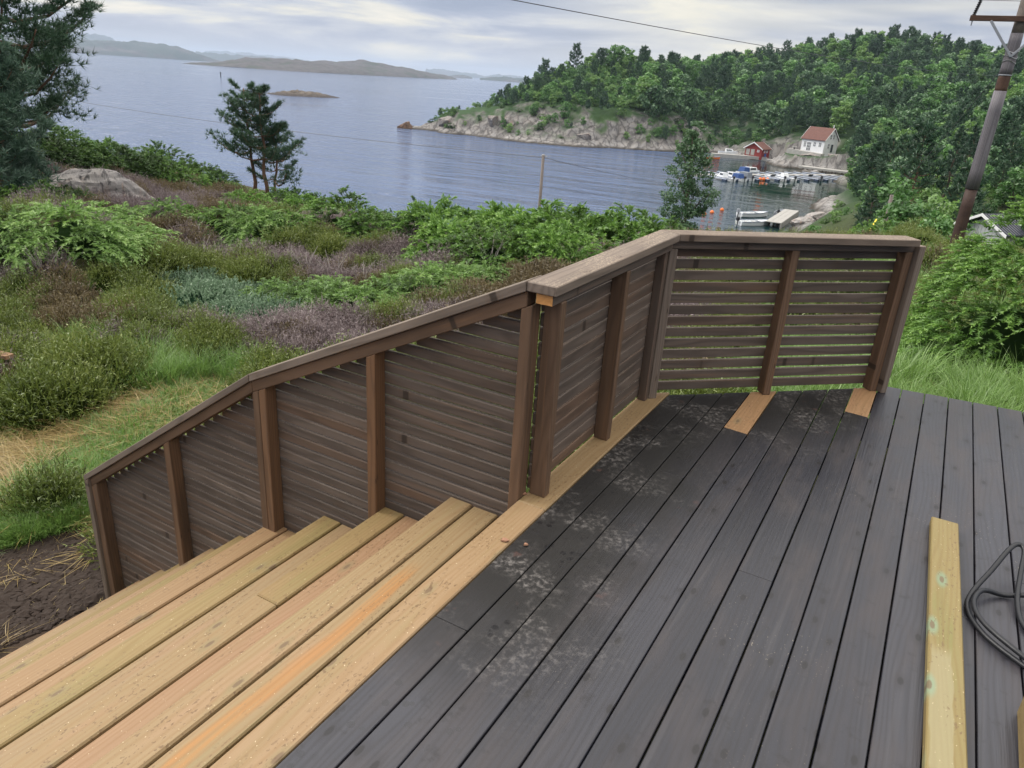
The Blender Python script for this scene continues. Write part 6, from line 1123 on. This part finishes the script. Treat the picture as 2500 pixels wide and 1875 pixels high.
# ------------------------------------------------------------------ boats
def boat(label, cat, L_, B_, x, y, heading, z=SEA, hullm='hull', cabin=None, canopy=None, motor='black', screen=False, name='motorboat', group=None):
    Wm = Matrix.Translation((x, y, z)) @ Matrix.Rotation(heading, 4, 'Z'); e = bpy.data.objects.new(name, None); e.empty_display_size = .3; link(e, None, Wm); tag(e, label, cat, group)
    n = 15; V = []; dk = []; hs = .12 * L_ ** .55 + .28
    for i in range(n):
        t = i / (n - 1); xx = -L_ / 2 + L_ * t; w_ = B_ / 2 * (1 - max(0, (t - .42) / .58) ** 2.4) * (.90 + .10 * min(t / .3, 1)); w_ = max(w_, .02); sh = hs * (1 + .38 * t ** 2.5); kz = -.22 + .55 * max(0, (t - .7) / .3) ** 2 * hs
        V += [(xx, -w_, sh), (xx, -w_ * .88, .10 + kz * .25), (xx, 0, kz), (xx, w_ * .88, .10 + kz * .25), (xx, w_, sh)]; dk.append((xx, w_ * .90, sh))
    F = [(i*5+j, i*5+j+1, i*5+5+j+1, i*5+5+j) for i in range(n - 1) for j in range(4)]
    m = MB(); m.v = V; m.f = F + [(0, 1, 2, 3, 4)]; m.build('hull', M[hullm], e, Wm, smooth=False)
    m = MB(); fl = .42
    for i in range(n - 1):
        (xa, wa, sa), (xb, wb, sb) = dk[i], dk[i + 1]; za, zb_ = (sa - .03, sb - .03) if i > 8 else (fl * hs, fl * hs); m.hexa([(xa, -wa, za - .04), (xa, wa, za - .04), (xa, wa, za), (xa, -wa, za)], [(xb, -wb, zb_ - .04), (xb, wb, zb_ - .04), (xb, wb, zb_), (xb, -wb, zb_)])
    m.build('deck', M['hull' if hullm == 'hull' else 'greycanvas'], e, Wm)
    for s in (-1, 1): MB().tube([(a, s * (w_ / .90 + .015), sh) for a, w_, sh in dk], .045, 6).build('gunwale', M['boom' if hullm == 'hull' else 'hullgrey'], e, Wm)
    for k in (-.22, .02): MB().box((L_ * k, 0, hs * .72), (.32, B_ * .74, .06)).build('thwart', M['dockwood'], e, Wm)
    if cabin:
        x0, x1, hc = cabin; x0 *= L_; x1 *= L_; w_ = B_ * .40
        MB().hexa([(x0, -w_, hs * .9), (x1, -w_ * .62, hs * 1.05), (x1, w_ * .62, hs * 1.05), (x0, w_, hs * .9)], [(x0 + .05, -w_ * .86, hs + hc), (x1 - .55 * hc, -w_ * .60, hs + hc * .9), (x1 - .55 * hc, w_ * .60, hs + hc * .9), (x0 + .05, w_ * .86, hs + hc)]).build('cabin', M['hull'], e, Wm, .03)
        nw = 3
        for s in (-1, 1):
            for k in range(nw):
                a = x0 + .15 + (x1 - x0 - .75 * hc - .2) * k / nw; b_ = a + (x1 - x0 - .75 * hc - .2) / nw - .1; y0 = w_ * (.93 - .22 * (k / nw)) + .035
                MB().hexa([(a, s * y0, hs + hc * .45), (b_, s * (y0 - .03), hs + hc * .45), (b_, s * (y0 - .05), hs + hc * .45), (a, s * (y0 - .05), hs + hc * .45)], [(a, s * (y0 - .03), hs + hc * .82), (b_, s * (y0 - .06), hs + hc * .82), (b_, s * (y0 - .09), hs + hc * .82), (a, s * (y0 - .09), hs + hc * .82)]).build('window', M['glass'], e, Wm)
    if screen: MB().hexa([(.10 * L_, -B_ * .36, hs), (.10 * L_, B_ * .36, hs), (.13 * L_, B_ * .36, hs), (.13 * L_, -B_ * .36, hs)], [(.03 * L_, -B_ * .32, hs + .55), (.03 * L_, B_ * .32, hs + .55), (.045 * L_, B_ * .32, hs + .55), (.045 * L_, -B_ * .32, hs + .55)]).build('windscreen', M['glass'], e, Wm)
    if canopy:
        mk_, x0, x1, hc = canopy; x0 *= L_; x1 *= L_; w_ = B_ * .42
        MB().hexa([(x0, -w_, hs * .95), (x1, -w_, hs * .95), (x1, w_, hs * .95), (x0, w_, hs * .95)], [(x0 + .35, -w_ * .8, hs + hc), (x1 - .05, -w_ * .8, hs + hc), (x1 - .05, w_ * .8, hs + hc), (x0 + .35, w_ * .8, hs + hc)]).build('canopy', M[mk_], e, Wm, .05)
    if motor:
        o = MB().box((-L_ / 2 - .22, 0, hs + .32), (.50, .36, .55)).build('outboard_motor', M[motor], e, Wm, .06); MB().box((-L_ / 2 - .20, 0, hs * .2), (.16, .12, hs + .5)).build('leg', M['black'], o, Wm, .02)
    return e
toP = math.atan2(.866, -.5); al = math.atan2(.475, .88)
def near(t, k=5.0): q = p0 + pd * (t - 10.5 + 1.6 + 0) + bn * k; return q.x, q.y
def slot(i, k=5.0): q = p0 + pd * (-10.5 + i * 3.2 + 1.6) + bn * k; return q.x, q.y
boat('white cabin boat with blue cockpit moored second from the slender tree', 'boat', 6.6, 2.3, *slot(1, 5.2), toP, cabin=(-.05, .30, 1.05), canopy=('blue', -.38, -.06, .9), name='cabin_boat')
boat('white boat half hidden behind the slender tree', 'boat', 6.0, 2.2, *slot(0, 5.4), toP, cabin=(-.1, .25, 1.0), name='cabin_boat')
boat('white boat with grey canvas cover moored beside the red fenders', 'boat', 5.6, 2.1, *slot(2, 4.8), toP, canopy=('greycanvas', -.4, .12, 1.15))
boat('low open white motorboat with black outboard at the middle of the pontoon', 'boat', 6.0, 2.2, *slot(5, 5.0), toP, screen=True)
boat('white motorboat with tall windscreen and black outboard right of the middle boat', 'boat', 6.2, 2.3, *slot(6, 5.0), toP, screen=True, canopy=('hull', -.1, .08, .9))
boat('grey inflatable boat with outboard among the right hand booms', 'boat', 5.4, 2.2, *slot(9, 4.6), toP, hullm='hullgrey', screen=True, name='inflatable_boat')
boat('white cabin cruiser with bright blue canopy lying along the far side of the pontoon', 'boat', 7.0, 2.5, 54.6, 188.9, al + .05, cabin=(-.12, .34, 1.15), canopy=('blue', -.42, -.13, 1.1), motor=None, name='cabin_boat')
boat('white cabin boat on the quay left of the red boathouse', 'boat', 5.8, 2.2, 61.2, 237.6, -.05, z=SEA + .95, cabin=(-.15, .28, .9), motor=None, name='cabin_boat')
boat('small orange open boat at the left end of the quay', 'boat', 4.2, 1.7, 54.4, 227.0, .15, hullm='orange', motor=None, name='rowing_boat')
sa = math.atan2(2.1, 5.8)
boat('white skiff nearer the railing with dark outboard tipped up', 'boat', 5.6, 1.9, 34.7, 112.7, sa, name='skiff', screen=False)
boat('white skiff lying behind the other skiff, with pale outboard', 'boat', 5.4, 1.9, 36.9, 121.2, sa, motor='hullgrey', name='skiff')
boat('little grey boat at the outer end of the slanting jetty', 'boat', 3.8, 1.5, 42.3, 124.6, 1.1, name='skiff', hullm='hullgrey')
for (x, y), lb in (((28.6, 119.3), 'orange buoy leftmost in the row of three on the water'), ((30.4, 121.8), 'orange buoy in the middle of the row of three'), ((32.8, 125.1), 'orange buoy rightmost in the row, closest to the skiffs')):
    b = MB(); b.tube([(x, y, SEA - .22), (x, y, SEA - .12), (x, y, SEA + .05), (x, y, SEA + .25), (x, y, SEA + .40), (x, y, SEA + .46)], [.1, .26, .34, .31, .16, .06], 14); e = b.build('buoy', M['orange'], smooth=True, label=lb, cat='buoy', group='three orange buoys'); MB().tube([(x, y, SEA + .44), (x, y, SEA + .58)], .05, 6).build('eyelet', M['boom'], e)
fx, fy = slot(3, 7.0)
for k, (dx, dy) in enumerate(((0, 0), (.9, .5), (1.9, .9))): tag(MB().tube([(fx + dx, fy + dy, SEA - .1), (fx + dx, fy + dy, SEA + .15), (fx + dx, fy + dy, SEA + .55), (fx + dx, fy + dy, SEA + .75)], [.1, .36, .34, .1], 12).build('fender', M['orange'], smooth=True), 'round red fender floating at the end of a mooring boom', 'fender', 'red fenders by the boats')
for i, (x, y, s, sd_, m_, lb) in enumerate(((-42.5, 266.5, (3.2, 2.2, 2.0), 21, 'wetrock', 'brown wet rock at the very tip of the headland'), (-27.5, 262.5, (4.6, 2.6, 2.0), 22, 'farrock', 'long pale rock slab behind the tip of the headland'), (-12.0, 255.5, (3.4, 2.0, 2.6), 23, 'farrock', 'block of grey rock on the headland shore below the pines'), (-6.5, 252.5, (2.8, 1.8, 2.4), 24, 'farrock', 'split grey boulder right of the block on the headland shore'), (17.0, 241.5, (3.6, 1.6, 1.2), 25, 'farrock', 'low rock shelf under the tall grey cliff'), (41.6, 112.4, (2.6, 1.8, 1.2), 26, 'rock', 'striped grey rock at the foot of the slanting jetty'), (46.6, 120.5, (5.0, 1.8, 1.2), 37, 'rock', 'smooth sloping rock slab right of the slanting jetty'), (73.5, 228.5, (2.2, 1.3, 1.3), 28, 'farrock', 'grey rock between the quay and the low landing'), (78.6, 217.2, (3.2, 1.6, 1.1), 29, 'farrock', 'grey rock hump below the terrace of the white house'), (84.5, 213.0, (3.2, 2.0, 1.8), 30, 'farrock', 'grey rock behind the broad jetty'), (19.5, 36.0, (1.6, .9, .6), 31, 'rock', 'bare rock showing among the bushes right of the short grey post'))):
    put_rock(x, y, s, sd_, i * .7, lb, m_, 0, None, z=max(g1(x, y), SEA) + .1)
e = thing('board_end', (-5.75, 7.62, -1.75), 'end of a pale wooden board sticking in from the left edge', 'board'); MB().box((-5.85, 7.64, -1.62), (.55, .10, .05), -.3).build('board', M['new_pink'], e, bevel=.004)

# ------------------------------------------------------------------ sea air
HAZE = 0.00010
m, t = mat('sea_air'); v = t('ShaderNodeVolumePrincipled', {'Color': (0.66, 0.79, 1.0, 1), 'Density': HAZE, 'Anisotropy': 0.1}); t('ShaderNodeOutputMaterial', {'Volume': v.outputs[0]})
tag(MB().box((0, 0, (-19.4 + 170) / 2), (32000, 32000, 170 + 19.4)).build('haze', m), kind='stuff')
